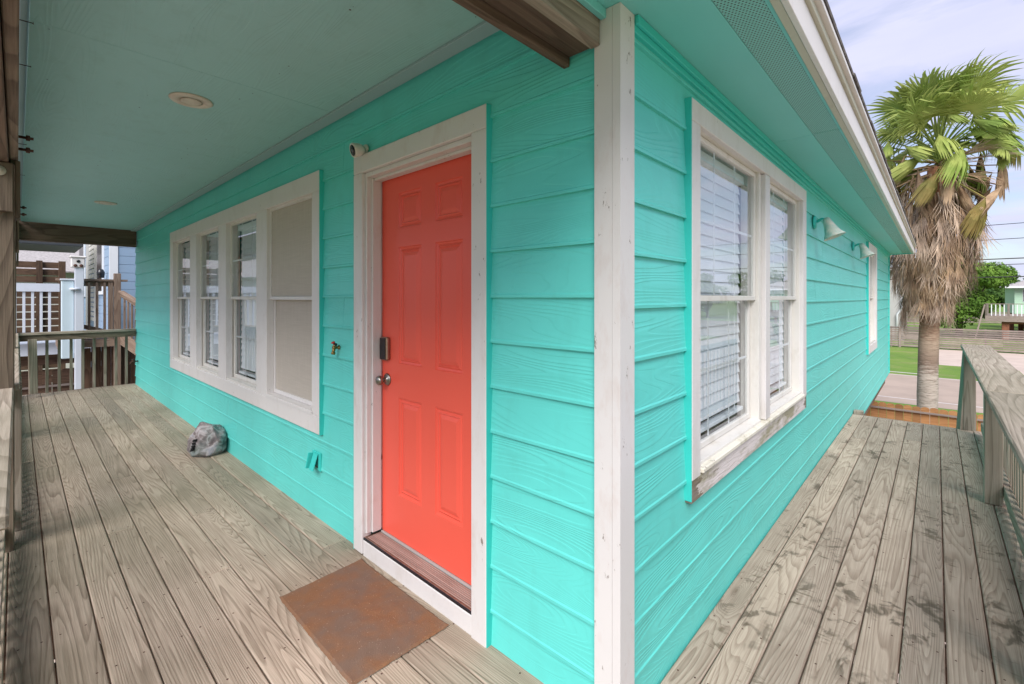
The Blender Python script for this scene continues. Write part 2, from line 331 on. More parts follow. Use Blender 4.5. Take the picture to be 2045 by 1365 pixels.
def lathe(bm, prof, mtx=Matrix.Identity(4), seg=28, caps=True):
    rings = []
    for r, z in prof:
        rings.append([bm.verts.new(mtx @ Vector((r * math.cos(2 * math.pi * i / seg), r * math.sin(2 * math.pi * i / seg), z))) for i in range(seg)])
    for a, b in zip(rings, rings[1:]):
        for i in range(seg):
            bm.faces.new((a[i], a[(i + 1) % seg], b[(i + 1) % seg], b[i]))
    if caps:
        bm.faces.new(rings[0][::-1]); bm.faces.new(rings[-1])
def lobj(name, prof, mt, parent=None, mtx=Matrix.Identity(4), seg=28, caps=True):
    bm = bmesh.new(); lathe(bm, prof, Matrix.Identity(4), seg, caps); bmesh.ops.recalc_face_normals(bm, faces=bm.faces)
    return bmobj(name, bm, mt, parent, mtx, True)
def tube(bm, pts, rad, seg=8):
    pts = [Vector(p) for p in pts]; rings = []
    for i, p in enumerate(pts):
        d = (pts[min(i + 1, len(pts) - 1)] - pts[max(i - 1, 0)]).normalized()
        q = d.to_track_quat('Z', 'Y'); r = rad[i] if isinstance(rad, (list, tuple)) else rad
        rings.append([bm.verts.new(p + q @ Vector((r * math.cos(2 * math.pi * j / seg), r * math.sin(2 * math.pi * j / seg), 0))) for j in range(seg)])
    for a, b in zip(rings, rings[1:]):
        for j in range(seg): bm.faces.new((a[j], a[(j + 1) % seg], b[(j + 1) % seg], b[j]))
    bm.faces.new(rings[0][::-1]); bm.faces.new(rings[-1])
def tubeobj(name, pts, rad, mt, parent=None, seg=8):
    bm = bmesh.new(); tube(bm, pts, rad, seg); return bmobj(name, bm, mt, parent, None, True)
GZ = -2.75
# ================================================================== GROUND
def sheet(name, x0, x1, y0, y1, z, mt):
    bm = bmesh.new(); vs_ = [bm.verts.new(p) for p in ((x0, y0, 0), (x1, y0, 0), (x1, y1, 0), (x0, y1, 0))]; bm.faces.new(vs_)
    o = bmobj(name, bm, mt, None, Matrix.Translation((0, 0, z))); o['kind'] = 'structure'; return o
sheet('ground', -900, 900, -900, 1500, GZ, 'lawn')
sheet('road', -300, 300, 22.6, 31.65, GZ + .004, 'asphalt')
for yy in (23.75, 31.32):
    sheet('road_marking', -300, 300, yy, yy + .12, GZ + .008, 'roadpaint')
sheet('driveway', .93, 9.5, 37.9, 49.7, GZ + .008, 'concrete')
sheet('driveway_apron', 4.3, 9.5, 31.66, 37.9, GZ + .006, 'concrete')
sheet('pavement', -14, 16, -9, 12.0, GZ + .004, 'concrete')
# ================================================================== BEACH HOUSE
house = thing('beach_house', (-4.6, 6, GZ), 'turquoise lap sided beach house with white trim and a coral front door', 'house')
WX0 = -9.27; WY1 = 12.0
DOOR = (-1.726, -.595, -.3, 2.305); WINP = (-6.505, -2.172, .574, 2.322)
WINS = (.551, 2.886, .615, 2.332); WINT = (7.50, 8.85, .60, 2.345)
def prof_out(h):
    pts = [(0, .0165), (.011, .0172), (.017, .0138), (.2, .003)]
    if h <= 0: return .017
    for (a, u), (b, v) in zip(pts, pts[1:]):
        if h <= b: return u + (v - u) * (h - a) / (b - a)
    return .003
def siding(u0, u1, zrows, ztop, openings, to_world, joints, mt='teal', parent=None, k=1.0, name='siding_board'):
    for ri, z0 in enumerate(zrows):
        z1 = (zrows[ri + 1] if ri + 1 < len(zrows) else ztop) + .006
        if z1 - z0 < .02: continue
        js = [u0] + [j for j in joints(ri) if u0 + .3 < j < u1 - .3] + [u1]
        for a, b in zip(js, js[1:]):
            a_, b_ = a + .0012, b - .0012
            ops_ = [(o[0] + .002, o[1] - .002, o[2] + .002, o[3] - .002) for o in openings]
            ops_ = [o for o in ops_ if o[0] < b_ and o[1] > a_ and o[2] < z1 and o[3] > z0]
            U = sorted({a_, b_, *[min(max(v, a_), b_) for o in ops_ for v in o[:2]]})
            Hh = sorted({0, .011, .017, round(z1 - z0, 5), *[round(min(max(v, z0), z1) - z0, 5) for o in ops_ for v in o[2:]]})
            keep = {(i, j) for i in range(len(U) - 1) for j in range(len(Hh) - 1)
                    if not any(o[0] <= (U[i] + U[i + 1]) / 2 <= o[1] and o[2] <= z0 + (Hh[j] + Hh[j + 1]) / 2 <= o[3] for o in ops_)}
            while keep:
                comp = set(); stack = [next(iter(keep))]
                while stack:
                    c_ = stack.pop()
                    if c_ in keep:
                        keep.discard(c_); comp.add(c_); i, j = c_; stack += [(i + 1, j), (i - 1, j), (i, j + 1), (i, j - 1)]
                cu, cz = (a_ + b_) / 2, z0; bm = bmesh.new(); vf, vb = {}, {}
                def V(d_, i, j, o_):
                    if (i, j) not in d_: d_[(i, j)] = bm.verts.new((U[i] - cu, -o_, Hh[j]))
                    return d_[(i, j)]
                F = lambda i, j: V(vf, i, j, prof_out(Hh[j]) * k); B = lambda i, j: V(vb, i, j, 0)
                for (i, j) in comp:
                    bm.faces.new((F(i, j), F(i + 1, j), F(i + 1, j + 1), F(i, j + 1)))
                    if (i - 1, j) not in comp: bm.faces.new((B(i, j), F(i, j), F(i, j + 1), B(i, j + 1)))
                    if (i + 1, j) not in comp: bm.faces.new((F(i + 1, j), B(i + 1, j), B(i + 1, j + 1), F(i + 1, j + 1)))
                    if (i, j - 1) not in comp: bm.faces.new((B(i, j), B(i + 1, j), F(i + 1, j), F(i, j)))
                    if (i, j + 1) not in comp: bm.faces.new((F(i, j + 1), F(i + 1, j + 1), B(i + 1, j + 1), B(i, j + 1)))
                bmobj(name, bm, mt, parent, to_world(cu, cz))
def sheath(name, u0, u1, z0, z1, openings, mtx, th=.12, mt='tealp', parent=None):
    """wall core with openings, local x along wall, local y inwards"""
    us = sorted({u0, u1, *[o[0] + .06 for o in openings], *[o[1] - .06 for o in openings]})
    zs = sorted({z0, z1, *[max(z0, o[2] + .06) for o in openings], *[o[3] - .06 for o in openings]})
    bm = bmesh.new()
    for a, b in zip(us, us[1:]):
        for c_, d in zip(zs, zs[1:]):
            mu, mz = (a + b) / 2, (c_ + d) / 2
            if any(o[0] + .06 < mu < o[1] - .06 and o[2] + .06 < mz < o[3] - .06 for o in openings): continue
            bm_box(bm, a, b, .001, th, c_, d)
    return bmobj(name, bm, mt, parent, mtx)
JP = {i: [random.uniform(-8.4, -7.0), random.uniform(-5.3, -3.6), random.uniform(-1.9, -1.75)] for i in range(20)}
JP = {i: [random.uniform(-8.2, -6.8), random.uniform(-4.8, -3.4)] + ([-1.9] if i % 5 == 2 else []) for i in range(20)}
JS = {i: [3.1 + (i * 1.37) % 2.4, 6.5 + (i * .91) % 1.6, 9.4 + (i * .77) % 1.8] for i in range(20)}
zp = [-.052 + .1915 * i for i in range(14)]
zs_ = [-.21, -.065] + [.1255 + .1880 * i for i in range(13)]
sheath('wall', WX0, -.06, -.25, 2.66, [DOOR, WINP], Matrix.Identity(4), parent=house)
sheath('wall', .004, WY1, -.25, 2.47, [WINS, WINT], Matrix.Rotation(R(90), 4, 'Z'), parent=house)
siding(WX0, -.071, zp, 2.60, [DOOR, WINP], lambda u, z: Matrix.Translation((u, 0, z)), lambda i: JP[i], parent=house)
siding(.068, WY1 - .03, zs_, 2.40, [WINS, WINT], lambda u, z: Matrix.Translation((0, u, z)) @ AX['y'], lambda i: JS[i], parent=house)
# far and rear walls, roof
box('wall', -9.27, -9.15, .121, 12, -.25, 2.66, 'tealp', house, 0); box('wall', -9.14, -.125, 11.88, 12, -.25, 2.60, 'tealp', house, 0)
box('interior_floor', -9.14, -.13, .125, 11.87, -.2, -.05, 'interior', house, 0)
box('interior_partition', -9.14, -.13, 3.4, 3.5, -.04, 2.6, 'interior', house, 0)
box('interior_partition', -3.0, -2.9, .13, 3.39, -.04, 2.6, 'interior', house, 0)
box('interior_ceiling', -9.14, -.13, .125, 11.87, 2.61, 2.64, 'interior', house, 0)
# corner board, far corner board
cb = bmesh.new(); bm_box(cb, -.070, -.001, -.030, -.002, -.25, 2.457); bm_box(cb, .0, .030, -.0295, .067, -.25, 2.4575)
bmobj('corner_board', cb, 'whitew', house)
box('corner_board', .0, .028, WY1 - .03, WY1 + .01, -.22, 2.40, 'tealp', house)
box('frieze_board', .001, .030, .068, WY1, 2.402, 2.457, 'tealp', house)
box('frieze_board', .031, .045, .068, WY1, 2.425, 2.4565, 'tealp', house)
box('skirt_board', -.02, .012, .03, WY1, -.25, -.212, 'tealp', house)
# soffit & fascia (eave along y)
EY0, EY1 = -1.6, 12.03
ys = [EY0, 1.86, 4.3, 6.74, 9.18, EY1]
for a, b in zip(ys, ys[1:]):
    p = box('soffit_panel', -.045, .252, a + .002, b - .002, 2.4585, 2.466, 'soffit', house, .001)
    box('vent_strip', .2535, .379, a + .004, b - .004, 2.4605, 2.466, 'perf', p, 0)
    box('soffit_edge', .3805, .395, a + .002, b - .002, 2.4585, 2.466, 'soffit', p, 0)
for a, b in ((EY0, 2.6), (2.6, 6.6), (6.6, EY1)):
    box('fascia_backer', .396, .424, a + .001, b - .001, 2.4485, 2.60, 'beige', house)
    box('fascia', .4245, .444, a + .001, b - .001, 2.4445, 2.565, 'white', house)
    box('fascia_trim', .4245, .458, a + .001, b - .001, 2.567, 2.600, 'beige', house)
    box('drip_edge', .43, .478, a + .001, b - .001, 2.602, 2.622, 'white', house, .001)
box('fascia', -.02, .444, EY1, EY1 + .02, 2.4445, 2.60, 'tealp', house)
# roof : shingle courses seen from the edge
bm = bmesh.new()
def roofslab(bm, x0, z0, x1, z1, y0, y1, t=.03):
    v = [bm.verts.new(p) for p in ((x0, y0, z0), (x1, y0, z1), (x1, y1, z1), (x0, y1, z0), (x0, y0, z0 + t), (x1, y0, z1 + t), (x1, y1, z1 + t), (x0, y1, z0 + t))]
    for f in ((3, 2, 1, 0), (4, 5, 6, 7), (0, 1, 5, 4), (1, 2, 6, 5), (2, 3, 7, 6), (3, 0, 4, 7)): bm.faces.new([v[i] for i in f])
roofslab(bm, .47, 2.624, -4.6, 4.55, EY0, EY1 + .05); roofslab(bm, -9.7, 2.624, -4.6, 4.55, EY0, EY1 + .05)
rf = bmobj('roof', bm, 'shingle', house)
yy = EY0
while yy < EY1:
    w_ = .29 + random.uniform(-.02, .02); z_ = random.uniform(0, .004)
    box('shingle', .30, .488 + random.uniform(0, .008), yy, min(yy + w_, EY1 + .05), 2.662 + z_, 2.672 + z_, 'shingle', rf, 0, axis='x', rot=Matrix.Rotation(R(20.8), 4, 'Y')); yy += w_ + .004
nb = bmesh.new(); rq = random.Random(5)
for i in range(70):
    bmesh.ops.create_circle(nb, cap_ends=True, radius=rq.uniform(.002, .005), segments=7, matrix=Matrix.Translation((rq.uniform(-8.8, -.4), rq.choice([-1.3, -.9, -.5, -.12]) + rq.uniform(-.03, .03), 2.6062)) @ Matrix.Rotation(R(180), 4, 'X'))
bmobj('ceiling_nail_heads', nb, 'rust', house, kind='stuff')
# porch ceiling (three joined sheets), trims, beams, posts
cx = [-9.10, -6.2, -3.45, -1.9, -.216]
for a, b in zip(cx, cx[1:]):
    box('ceiling_panel', a + .0015, b - .0015, -1.352, -.001, 2.607, 2.62, 'ceil', house, .001, axis='x')
box('ceiling_trim', -9.10, -.216, -.095, -.019, 2.592, 2.6065, 'ceiltrim', house)
box('ceiling_edge', -9.10, -.216, -1.379, -1.353, 2.63, 2.66, 'ceiltrim', house)
box('porch_beam', -9.24, -9.12, -1.5, -.02, 2.335, 2.606, 'beam', house)
box('porch_beam', -.183, -.086, -1.6, -.019, 2.352, 2.60, 'beam', house, .004)
box('porch_beam', -.0845, -.046, -1.6, -.031, 2.340, 2.455, 'rail', house, .004)
box('beam_trim', -.214, -.1845, -1.6, .0 - .012, 2.322, 2.60, 'beam', house, .004)
box('beam_trim', -.044, -.022, -1.6, -.031, 2.425, 2.4575, 'soffit', house, .002)
pb = box('porch_beam', -9.24, -3.31, -1.415, -1.380, 2.285, 2.60, 'post', house, .004)
box('porch_beam', -3.15, -.22, -1.415, -1.380, 2.285, 2.60, 'post', house, .004)
box('porch_beam', -9.24, -.22, -1.525, -1.418, 2.262, 2.60, 'beam', house, .004)
for px_ in (-3.30, -6.3, -9.22):
    po = box('porch_post', px_, px_ + .14, -1.532, -1.396, -.03, 2.26, 'post', house, .005)
    kb = box('knee_block', px_ + .142, px_ + .18, -1.535, -1.40, 1.975, 2.258, 'post', house, .004)
    kb2 = box('knee_block', px_ - .03, px_ + .138, -1.394, -1.372, 2.0 - .05, 2.284, 'post', house, .004)
    lobj('washer', [(.0, 0), (.028, 0), (.028, .004), (.014, .004), (.013, .012), (0, .012)], 'lampwhite', kb, Matrix.Translation((px_ + .18, -1.455, 2.205)) @ Matrix.Rotation(R(90), 4, 'Y'), 16, False)
for bx in (-3.05, -6.05):
    for bz in (2.33, 2.40):
        bo = lobj('bolt', [(0, 0), (.008, 0), (.008, .028), (.016, .03), (.016, .045), (.008, .047), (.008, .06), (0, .06)], 'rust', house, Matrix.Translation((bx, -1.380, bz)) @ Matrix.Rotation(R(-90), 4, 'X'), 8, False)
for nx in (-1.72, -2.2, -3.75, -4.9, -7.0):
    lobj('nail', [(0, 0), (.0018, 0), (.0018, .036), (.004, .036), (.004, .038), (0, .038)], 'rust', house, Matrix.Translation((nx, -1.380, 2.52)) @ Matrix.Rotation(R(-88), 4, 'X'), 6, False)
# piles below house
for x in (-8.8, -6, -3.2, -.5):
    for y in (.4, 4, 8, 11.6):
        box('piling', x - .12, x + .12, y - .12, y + .12, GZ, -.26, 'piling', house)
box('floor_frame', -9.2, -.05, .05, 11.95, -.45, -.255, 'beam', house)
# ------------------------------------------------------------------ window builder (local: u along wall, outward = -y)
def mkT(side): return Matrix.Identity(4) if side == 'p' else AX['y']
def lbox(T, name, u0, u1, o0, o1, z0, z1, mt, parent, bev=.002):
    """u along wall, o outward distance"""
    du, do, dz = u1 - u0, o1 - o0, z1 - z0
    if dz > du:
        me = boxmesh(dz, do, du, mt, bev); A = AX['z']
    else:
        me = boxmesh(du, do, dz, mt, bev); A = Matrix.Identity(4)
    return link(name, me, None, parent, T @ Matrix.Translation(((u0 + u1) / 2, -(o0 + o1) / 2, (z0 + z1) / 2)) @ A)
def casing(T, par, u0, u1, z0, z1, wl, wr, wt, wb, mt='white', out=.04, sidecol='tealp', apron=True):
    # thin teal edge painted by the wall colour, then white face boards
    def brd(nm, a, b, c_, d):
        lbox(T, nm, a, b, -.02, out, c_, d, mt, par, .003)
    brd('side_casing', u0 + .004, u0 + wl, z0 + wb + .001, z1 - wt - .001); brd('side_casing', u1 - wr, u1 - .004, z0 + wb + .001, z1 - wt - .001)
    brd('head_casing', u0 + .004, u1 - .004, z1 - wt, z1 - .003)
    if apron: brd('apron_casing', u0 + .004, u1 - .004, z0 + .003, z0 + wb)
    for a, b in ((u0, u0 + .0035), (u1 - .0035, u1)):
        lbox(T, 'painted_edge', a, b, -.02, out - .002, z0, z1 - .004, sidecol, par, 0)
    lbox(T, 'painted_edge', u0 + .004, u1 - .004, -.02, out - .003, z1 - .0028, z1, sidecol, par, 0)
def sash_unit(T, par, u0, u1, z0, z1, zm, og=.0, mt='cream', grid=(3, 2), lowergrid=True, screen=False):
    """double hung unit; og outward plane of upper sash"""
    f = .022
    fr = lbox(T, 'frame', u0, u0 + f, -.09, og + .014, z0, z1, mt, par)
    lbox(T, 'frame', u1 - f, u1, -.09, og + .014, z0, z1, mt, par)
    lbox(T, 'frame', u0 + f, u1 - f, -.09, og + .014, z1 - f, z1, mt, par)
    sl = lbox(T, 'sill', u0 + f, u1 - f, -.09, og + .026, z0, z0 + f + .006, mt, par)
    a, b = u0 + f + .001, u1 - f - .001
    def sash(nm, z0_, z1_, o, w, rail):
        s = lbox(T, nm, a, a + w, o - .022, o, z0_, z1_, mt, par); 
        lbox(T, 'stile', b - w, b, o - .022, o, z0_, z1_, mt, s); lbox(T, 'rail', a + w, b - w, o - .022, o, z1_ - rail, z1_, mt, s); lbox(T, 'rail', a + w, b - w, o - .022, o, z0_, z0_ + rail, mt, s)
        g0, g1, h0, h1 = a + w + .001, b - w - .001, z0_ + rail + .001, z1_ - rail - .001
        lbox(T, 'pane', g0, g1, o - .014, o - .010, h0, h1, 'screen' if screen else 'glass', s, 0)
        if not screen and grid:
            for i in range(1, grid[0]):
                u = g0 + (g1 - g0) * i / grid[0]; lbox(T, 'muntin', u - .007, u + .007, o - .019, o - .0155, h0, h1, 'whitec', s, .001)
            for i in range(1, grid[1]):
                h = h0 + (h1 - h0) * i / grid[1]; lbox(T, 'muntin', g0, g1, o - .0195, o - .0150, h - .007, h + .007, 'whitec', s, .001)
    sash('upper_sash', zm - .012, z1 - f - .001, og - .004, .024, .026)
    sash('lower_sash', z0 + f + .008, zm + .018, og - .034, .030, .030)
def blind(T, u0, u1, z0, z1, o, label, sp=.060, tilt=58, group='white slatted blinds behind the window glass'):
    c0 = T @ Vector(((u0 + u1) / 2, -o, z1)); t = thing('window_blind', c0, label, 'blind', group)
    lbox(T, 'head_rail', u0, u1, o - .03, o + .03, z1 - .05, z1, 'blind', t)
    n = int((z1 - z0 - .08) / sp); me = boxmesh(u1 - u0 - .01, .067, .003, 'blind', 0)
    for i in range(n):
        z = z1 - .075 - i * sp
        link('slat', me, None, t, T @ Matrix.Translation(((u0 + u1) / 2, -o, z)) @ Matrix.Rotation(R(tilt), 4, 'X'))
    lbox(T, 'bottom_rail', u0, u1, o - .025, o + .025, z1 - .075 - n * sp - .02, z1 - .075 - n * sp, 'blind', t)
    for q in (.18, .82):
        u = u0 + (u1 - u0) * q; lbox(T, 'cord', u - .002, u + .002, o + .027, o + .029, z1 - .075 - n * sp, z1 - .05, 'blind', t, 0)
TP, TS = mkT('p'), mkT('s')
# porch window bank
wp = link('window_bank', boxmesh(WINP[1] - WINP[0] - .12, .012, .03, 'white', .002), None, house, Matrix.Translation(((WINP[0] + WINP[1]) / 2, .085, .7)))
casing(TP, wp, *WINP, .155, .113, .137, .12)
op = [(-6.345, -5.50), (-5.235, -4.405), (-4.165, -3.35), (-3.115, -2.285)]
zi0, zi1 = .692, 2.186
for (a, b), (c_, d) in zip(op, op[1:]):
    lbox(TP, 'mullion_casing', b + .002, c_ - .002, -.02, .037, zi0 + .001, zi1, 'white', wp, .003)
for i, (a, b) in enumerate(op):
    u = lbox(TP, 'window_unit', a, b, -.09, -.088, zi0, zi0 + .004, 'cream', house, 0)
    a, b = a - .036, b + .036
    if i < 3: sash_unit(TP, u, a, b, zi0 - .004, zi1 + .03, 1.475, .0)
    else: sash_unit(TP, u, a, b, zi0 - .004, zi1 + .03, 1.475, .014, screen=True, mt='white')
blind(TP, -6.32, -5.52, .74, 2.17, -.092, 'white blind behind the far left pane of the porch window bank', tilt=80)
blind(TP, -5.21, -4.43, .74, 2.17, -.092, 'white blind behind the second pane of the porch window bank', tilt=80)
blind(TP, -4.14, -3.37, .74, 2.17, -.092, 'white blind behind the pane next to the fabric screen', tilt=80)
# side window pair
ws = link('window_pair', boxmesh(WINS[1] - WINS[0] - .12, .012, .03, 'white', .002), None, house, TS @ Matrix.Translation(((WINS[0] + WINS[1]) / 2, .085, .73)))
casing(TS, ws, *WINS, .098, .128, .098, .085, sidecol='tealp', apron=False)
# rotten apron board: own worn material
m, nt, b = mat('rotting_white_board'); xz = coords(nt, scale=(1, 1, 1))
n1 = nz(nt, coords(nt, scale=(2.5, 14, 14)), 2., 5., .7); n2 = nz(nt, coords(nt, scale=(1.6, 6, 6)), 1.5, 4., .7); n3 = nz(nt, coords(nt, scale=(7, 70, 70)), 1., 3., .6)
c = mixc(nt, ramp(nt, n2, [(.46, 0.), (.62, .85)]), (.66, .60, .58), (.27, .25, .14))
sx = N(nt, 'ShaderNodeSeparateXYZ'); L(nt, xz, sx.inputs[0]); ed = M(nt, 'ABSOLUTE', sx.outputs[0])
rot_ = M(nt, 'MULTIPLY', ramp(nt, M(nt, 'ADD', ed, M(nt, 'MULTIPLY', n1, .5)), [(0., 0.), (1.0, 0.), (1.0, 1.)]), .9)
rr = M(nt, 'MULTIPLY', M(nt, 'GREATER_THAN', M(nt, 'ADD', ed, M(nt, 'MULTIPLY', n1, .45)), 1.31), .85)
c = mixc(nt, rr, c, mixc(nt, n3, (.05, .035, .025), (.24, .18, .12)))
c = mixc(nt, ramp(nt, n1, [(.62, 0.), (.68, .8)]), c, (.12, .09, .06))
L(nt, c, b.inputs['Base Color']); b.inputs['Roughness'].default_value = .8; bump(nt, b, n3, .8, .006); MW['rotten'] = m
lbox(TS, 'apron_casing', WINS[0] + .004, WINS[1] - .004, -.02, .038, WINS[2] - .012, WINS[2] + .092, 'rotten', ws, .004)
lbox(TS, 'sill_nosing', WINS[0] + .10, WINS[1] - .13, -.02, .052, WINS[2] + .094, WINS[2] + .118, 'grime', ws, .005)
ops = [(.625, 1.672), (1.785, 2.775)]
lbox(TS, 'mullion_casing', 1.702, 1.802, -.02, .038, .736, 2.232, 'white', ws, .003)
lbox(TS, 'side_track', 1.673, 1.700, -.05, .014, .742, 2.231, 'cream', ws, .003)
for a, b in ops:
    u = lbox(TS, 'window_unit', a, b, -.09, -.088, .734, .738, 'cream', house, 0)
    sash_unit(TS, u, a, b, .72, 2.255, 1.475, .0)
blind(TS, .66, 1.62, .79, 2.215, -.092, 'white blind behind the left pane of the side window', tilt=80)
blind(TS, 1.84, 2.72, .79, 2.215, -.092, 'white blind behind the right pane of the side window', tilt=80)
# small far window
wt = link('narrow_window', boxmesh(.5, .012, .03, 'white', .002), None, house, TS @ Matrix.Translation((8.15, .085, .75)))
casing(TS, wt, *WINT, .16, .16, .12, .13)
u = lbox(TS, 'window_unit', 7.66, 8.69, -.09, -.088, .735, .739, 'cream', house, 0); sash_unit(TS, u, 7.662, 8.688, .732, 2.222, 1.475, .0)
blind(TS, 7.70, 8.65, .79, 2.2, -.092, 'white blind behind the far narrow window beyond the wall lamps', tilt=80)
# ------------------------------------------------------------------ front door
dc = link('door_casing', boxmesh(.93, .02, .01, 'white', .002), None, house, Matrix.Translation((-1.16, .13, 2.2)))
lbox(TP, 'side_casing', -1.722, -1.624, -.02, .04, .004, 2.198, 'whitew', dc, .004); lbox(TP, 'side_casing', -.694, -.599, -.02, .04, -.02, 2.198, 'whitew', dc, .004)
lbox(TP, 'head_casing', -1.722, -.599, -.02, .04, 2.199, 2.302, 'whitew', dc, .004)
lbox(TP, 'painted_edge', -.5985, -.595, -.02, .038, -.02, 2.301, 'tealp', dc, 0); lbox(TP, 'painted_edge', -1.726, -1.7225, -.02, .038, -.02, 2.301, 'tealp', dc, 0)
lbox(TP, 'jamb', -1.6235, -1.606, -.16, .018, .12, 2.197, 'whitew', dc, .002); lbox(TP, 'jamb', -.712, -.6945, -.16, .018, .12, 2.197, 'whitew', dc, .002)
lbox(TP, 'door_stop', -1.6055, -1.594, -.068, -.012, .12, 2.17, 'whitew', dc, .002)
lbox(TP, 'head_jamb', -1.605, -.713, -.16, .018, 2.172, 2.197, 'whitew', dc, .002)
lbox(TP, 'head_stop', -1.593, -.7125, -.068, -.022, 2.157, 2.1715, 'whitew', dc, .002)
th = lbox(TP, 'threshold', -1.623, -.695, -.16, .026, .088, .101, 'bronze', dc, .002)
lbox(TP, 'sill_board', -1.6225, -.6955, -.02, .034, -.01, .0865, 'white', dc, .004)
MW['sillwood'] = wood('worn_pink_sill', (.44, .31, .27), (.30, .19, .16), rings=8, bumpd=.001)
for i in range(8):
    o = .018 - i * .0105; lbox(TP, 'threshold_ridge', -1.60, -.7125, o - .0085, o - .001, .1015, .1050, 'sillwood', th, .001)
lbox(TP, 'threshold_gasket', -1.62, -.697, .0265, .034, .088, .1015, 'black', th, .002)
lbox(TP, 'bottom_sweep', -1.60, -.7125, -.08, -.068, .1015, .112, 'greyp', th, .001)
# door leaf with raised panels
LX0, LX1, LZ0, LZ1, LO = -1.604, -.713, .113, 2.171, -.08
bm = bmesh.new()
rects = [(c0, c1, r0, r1) for (c0, c1) in ((-1.432, -1.218), (-1.099, -.885)) for (r0, r1) in ((.365, .915), (1.108, 1.765), (1.872, 2.07))]
us = sorted({LX0, LX1, -1.432, -1.218, -1.099, -.885}); zs2 = sorted({LZ0, LZ1, .365, .915, 1.108, 1.765, 1.872, 2.07})
def q4(a, b, c_, d): bm.faces.new([bm.verts.new(v) for v in (a, b, c_, d)])
Yd = -LO
for a, b in zip(us, us[1:]):
    for c_, d in zip(zs2, zs2[1:]):
        if any(abs(a - r[0]) < 1e-6 and abs(c_ - r[2]) < 1e-6 and abs(b - r[1]) < 1e-6 and abs(d - r[3]) < 1e-6 for r in rects):
            steps = [(0, 0), (.004, .007), (.014, .010), (.022, .004), (.026, .003), (.030, .009), (.052, .003)]
            prev = None
            for (ins, dep) in steps:
                ring = [(a + ins, Yd + dep, c_ + ins), (b - ins, Yd + dep, c_ + ins), (b - ins, Yd + dep, d - ins), (a + ins, Yd + dep, d - ins)]
                if prev:
                    for i in range(4): q4(prev[i], prev[(i + 1) % 4], ring[(i + 1) % 4], ring[i])
                prev = ring
            q4(*prev)
        else: q4((a, Yd, c_), (b, Yd, c_), (b, Yd, d), (a, Yd, d))
for e in (((LX0, LZ0), (LX1, LZ0)), ((LX1, LZ0), (LX1, LZ1)), ((LX1, LZ1), (LX0, LZ1)), ((LX0, LZ1), (LX0, LZ0))):
    (a, b), (c_, d) = e; q4((a, Yd, b), (c_, Yd, d), (c_, Yd + .044, d), (a, Yd + .044, b))
q4((LX0, Yd + .044, LZ0), (LX1, Yd + .044, LZ0), (LX1, Yd + .044, LZ1), (LX0, Yd + .044, LZ1))
bmesh.ops.remove_doubles(bm, verts=bm.verts, dist=1e-5); bmesh.ops.recalc_face_normals(bm, faces=bm.faces)
door = bmobj('front_door', bm, 'coral', house); 
RX = Matrix.Rotation(R(90), 4, 'X')
kn = lobj('door_knob', [(0, 0), (.034, 0), (.036, .004), (.030, .010), (.016, .013), (.012, .022), (.013, .032), (.022, .040), (.0275, .050), (.0275, .060), (.021, .069), (.010, .073), (0, .074)], 'nickel', door, Matrix.Translation((-1.545,   .08, 1.005)) @ RX)
lk = box('smart_lock', -1.582, -1.512, .050, .079, 1.118, 1.252, 'bronze', door, .008)
lkf = box('lock_keypad', -1.577, -1.517, .046, .0495, 1.123, 1.247, 'black', lk, .004)
# ================================================================== DECKS
def plank_deck(t, axis, edges, a0, a1, mt, jointfn, gap=.0055, th=.034, jitter=.0015):
    nb = bmesh.new(); nail_lines = []
    for i, (e0, e1) in enumerate(zip(edges, edges[1:])):
        js = [a0] + [j for j in jointfn(i) if a0 + .4 < j < a1 - .4] + [a1]
        for s0, s1 in zip(js, js[1:]):
            dz = random.uniform(-jitter, jitter)
            args = (s0 + .0015, s1 - .0015, e0 + gap / 2, e1 - gap / 2) if axis == 'x' else (e0 + gap / 2, e1 - gap / 2, s0 + .0015, s1 - .0015)
            o = box('deck_board', *args, -th + dz, dz, mt, t, .004, axis=axis)
            k = math.ceil((s0 + .05) / .406) * .406
            pos = [s0 + .03] + [k + .406 * q for q in range(200) if k + .406 * q < s1 - .05] + [s1 - .03]
            for pz in pos:
                for q in (.22, .78):
                    c = e0 + (e1 - e0) * q + random.uniform(-.008, .008); pp = pz + random.uniform(-.008, .008)
                    v = Matrix.Translation((pp, c, dz + .0006) if axis == 'x' else (c, pp, dz + .0006))
                    bmesh.ops.create_circle(nb, cap_ends=True, radius=.0042, segments=8, matrix=v)
    bmobj('nail_heads', nb, 'rust', t, kind='stuff')
pd = thing('porch_deck', (-4, -.7, -.03), 'weathered grey plank porch floor running along the wall with the coral door', 'deck')
pe = [-1.70 + .1393 * 0]; pe = [-1.5585 + .1393 * i for i in range(12)] ; pe[-1] = -.002
jm = {1: [-5.2, -1.0], 2: [-4.9, -1.1], 3: [-5.1, -.6], 4: [-3.0, -7.2], 5: [-6.9, -4.1], 6: [-7.6, -2.05], 7: [-5.8, -2.9], 8: [-4.0, -7.9], 9: [-3.3, -6.4], 10: [-5.2, -1.86], 0: [-4.4]}
jp = lambda i: sorted(jm.get(i, [-4.0, -.2]) + [1.25])
plank_deck(pd, 'x', pe, -9.36, 1.13, 'deck', lambda i: sorted(jm.get(i, [-4.0])))
for x in [-9.2 + .406 * i for i in range(25)]: box('joist', x, x + .038, -1.54, -.03, -.23, -.037, 'beam', pd, 0)
box('rim_joist', -9.40, -9.362, -1.56, -.0, -.23, -.002, 'beam', pd); box('rim_joist', -9.36, 1.15, -1.60, -1.561, -.23, -.002, 'beam', pd)
for x in (-9.2, -6.2, -3.2, -.3): box('deck_post', x, x + .14, -1.53, -1.39, GZ, -.235, 'post', pd)
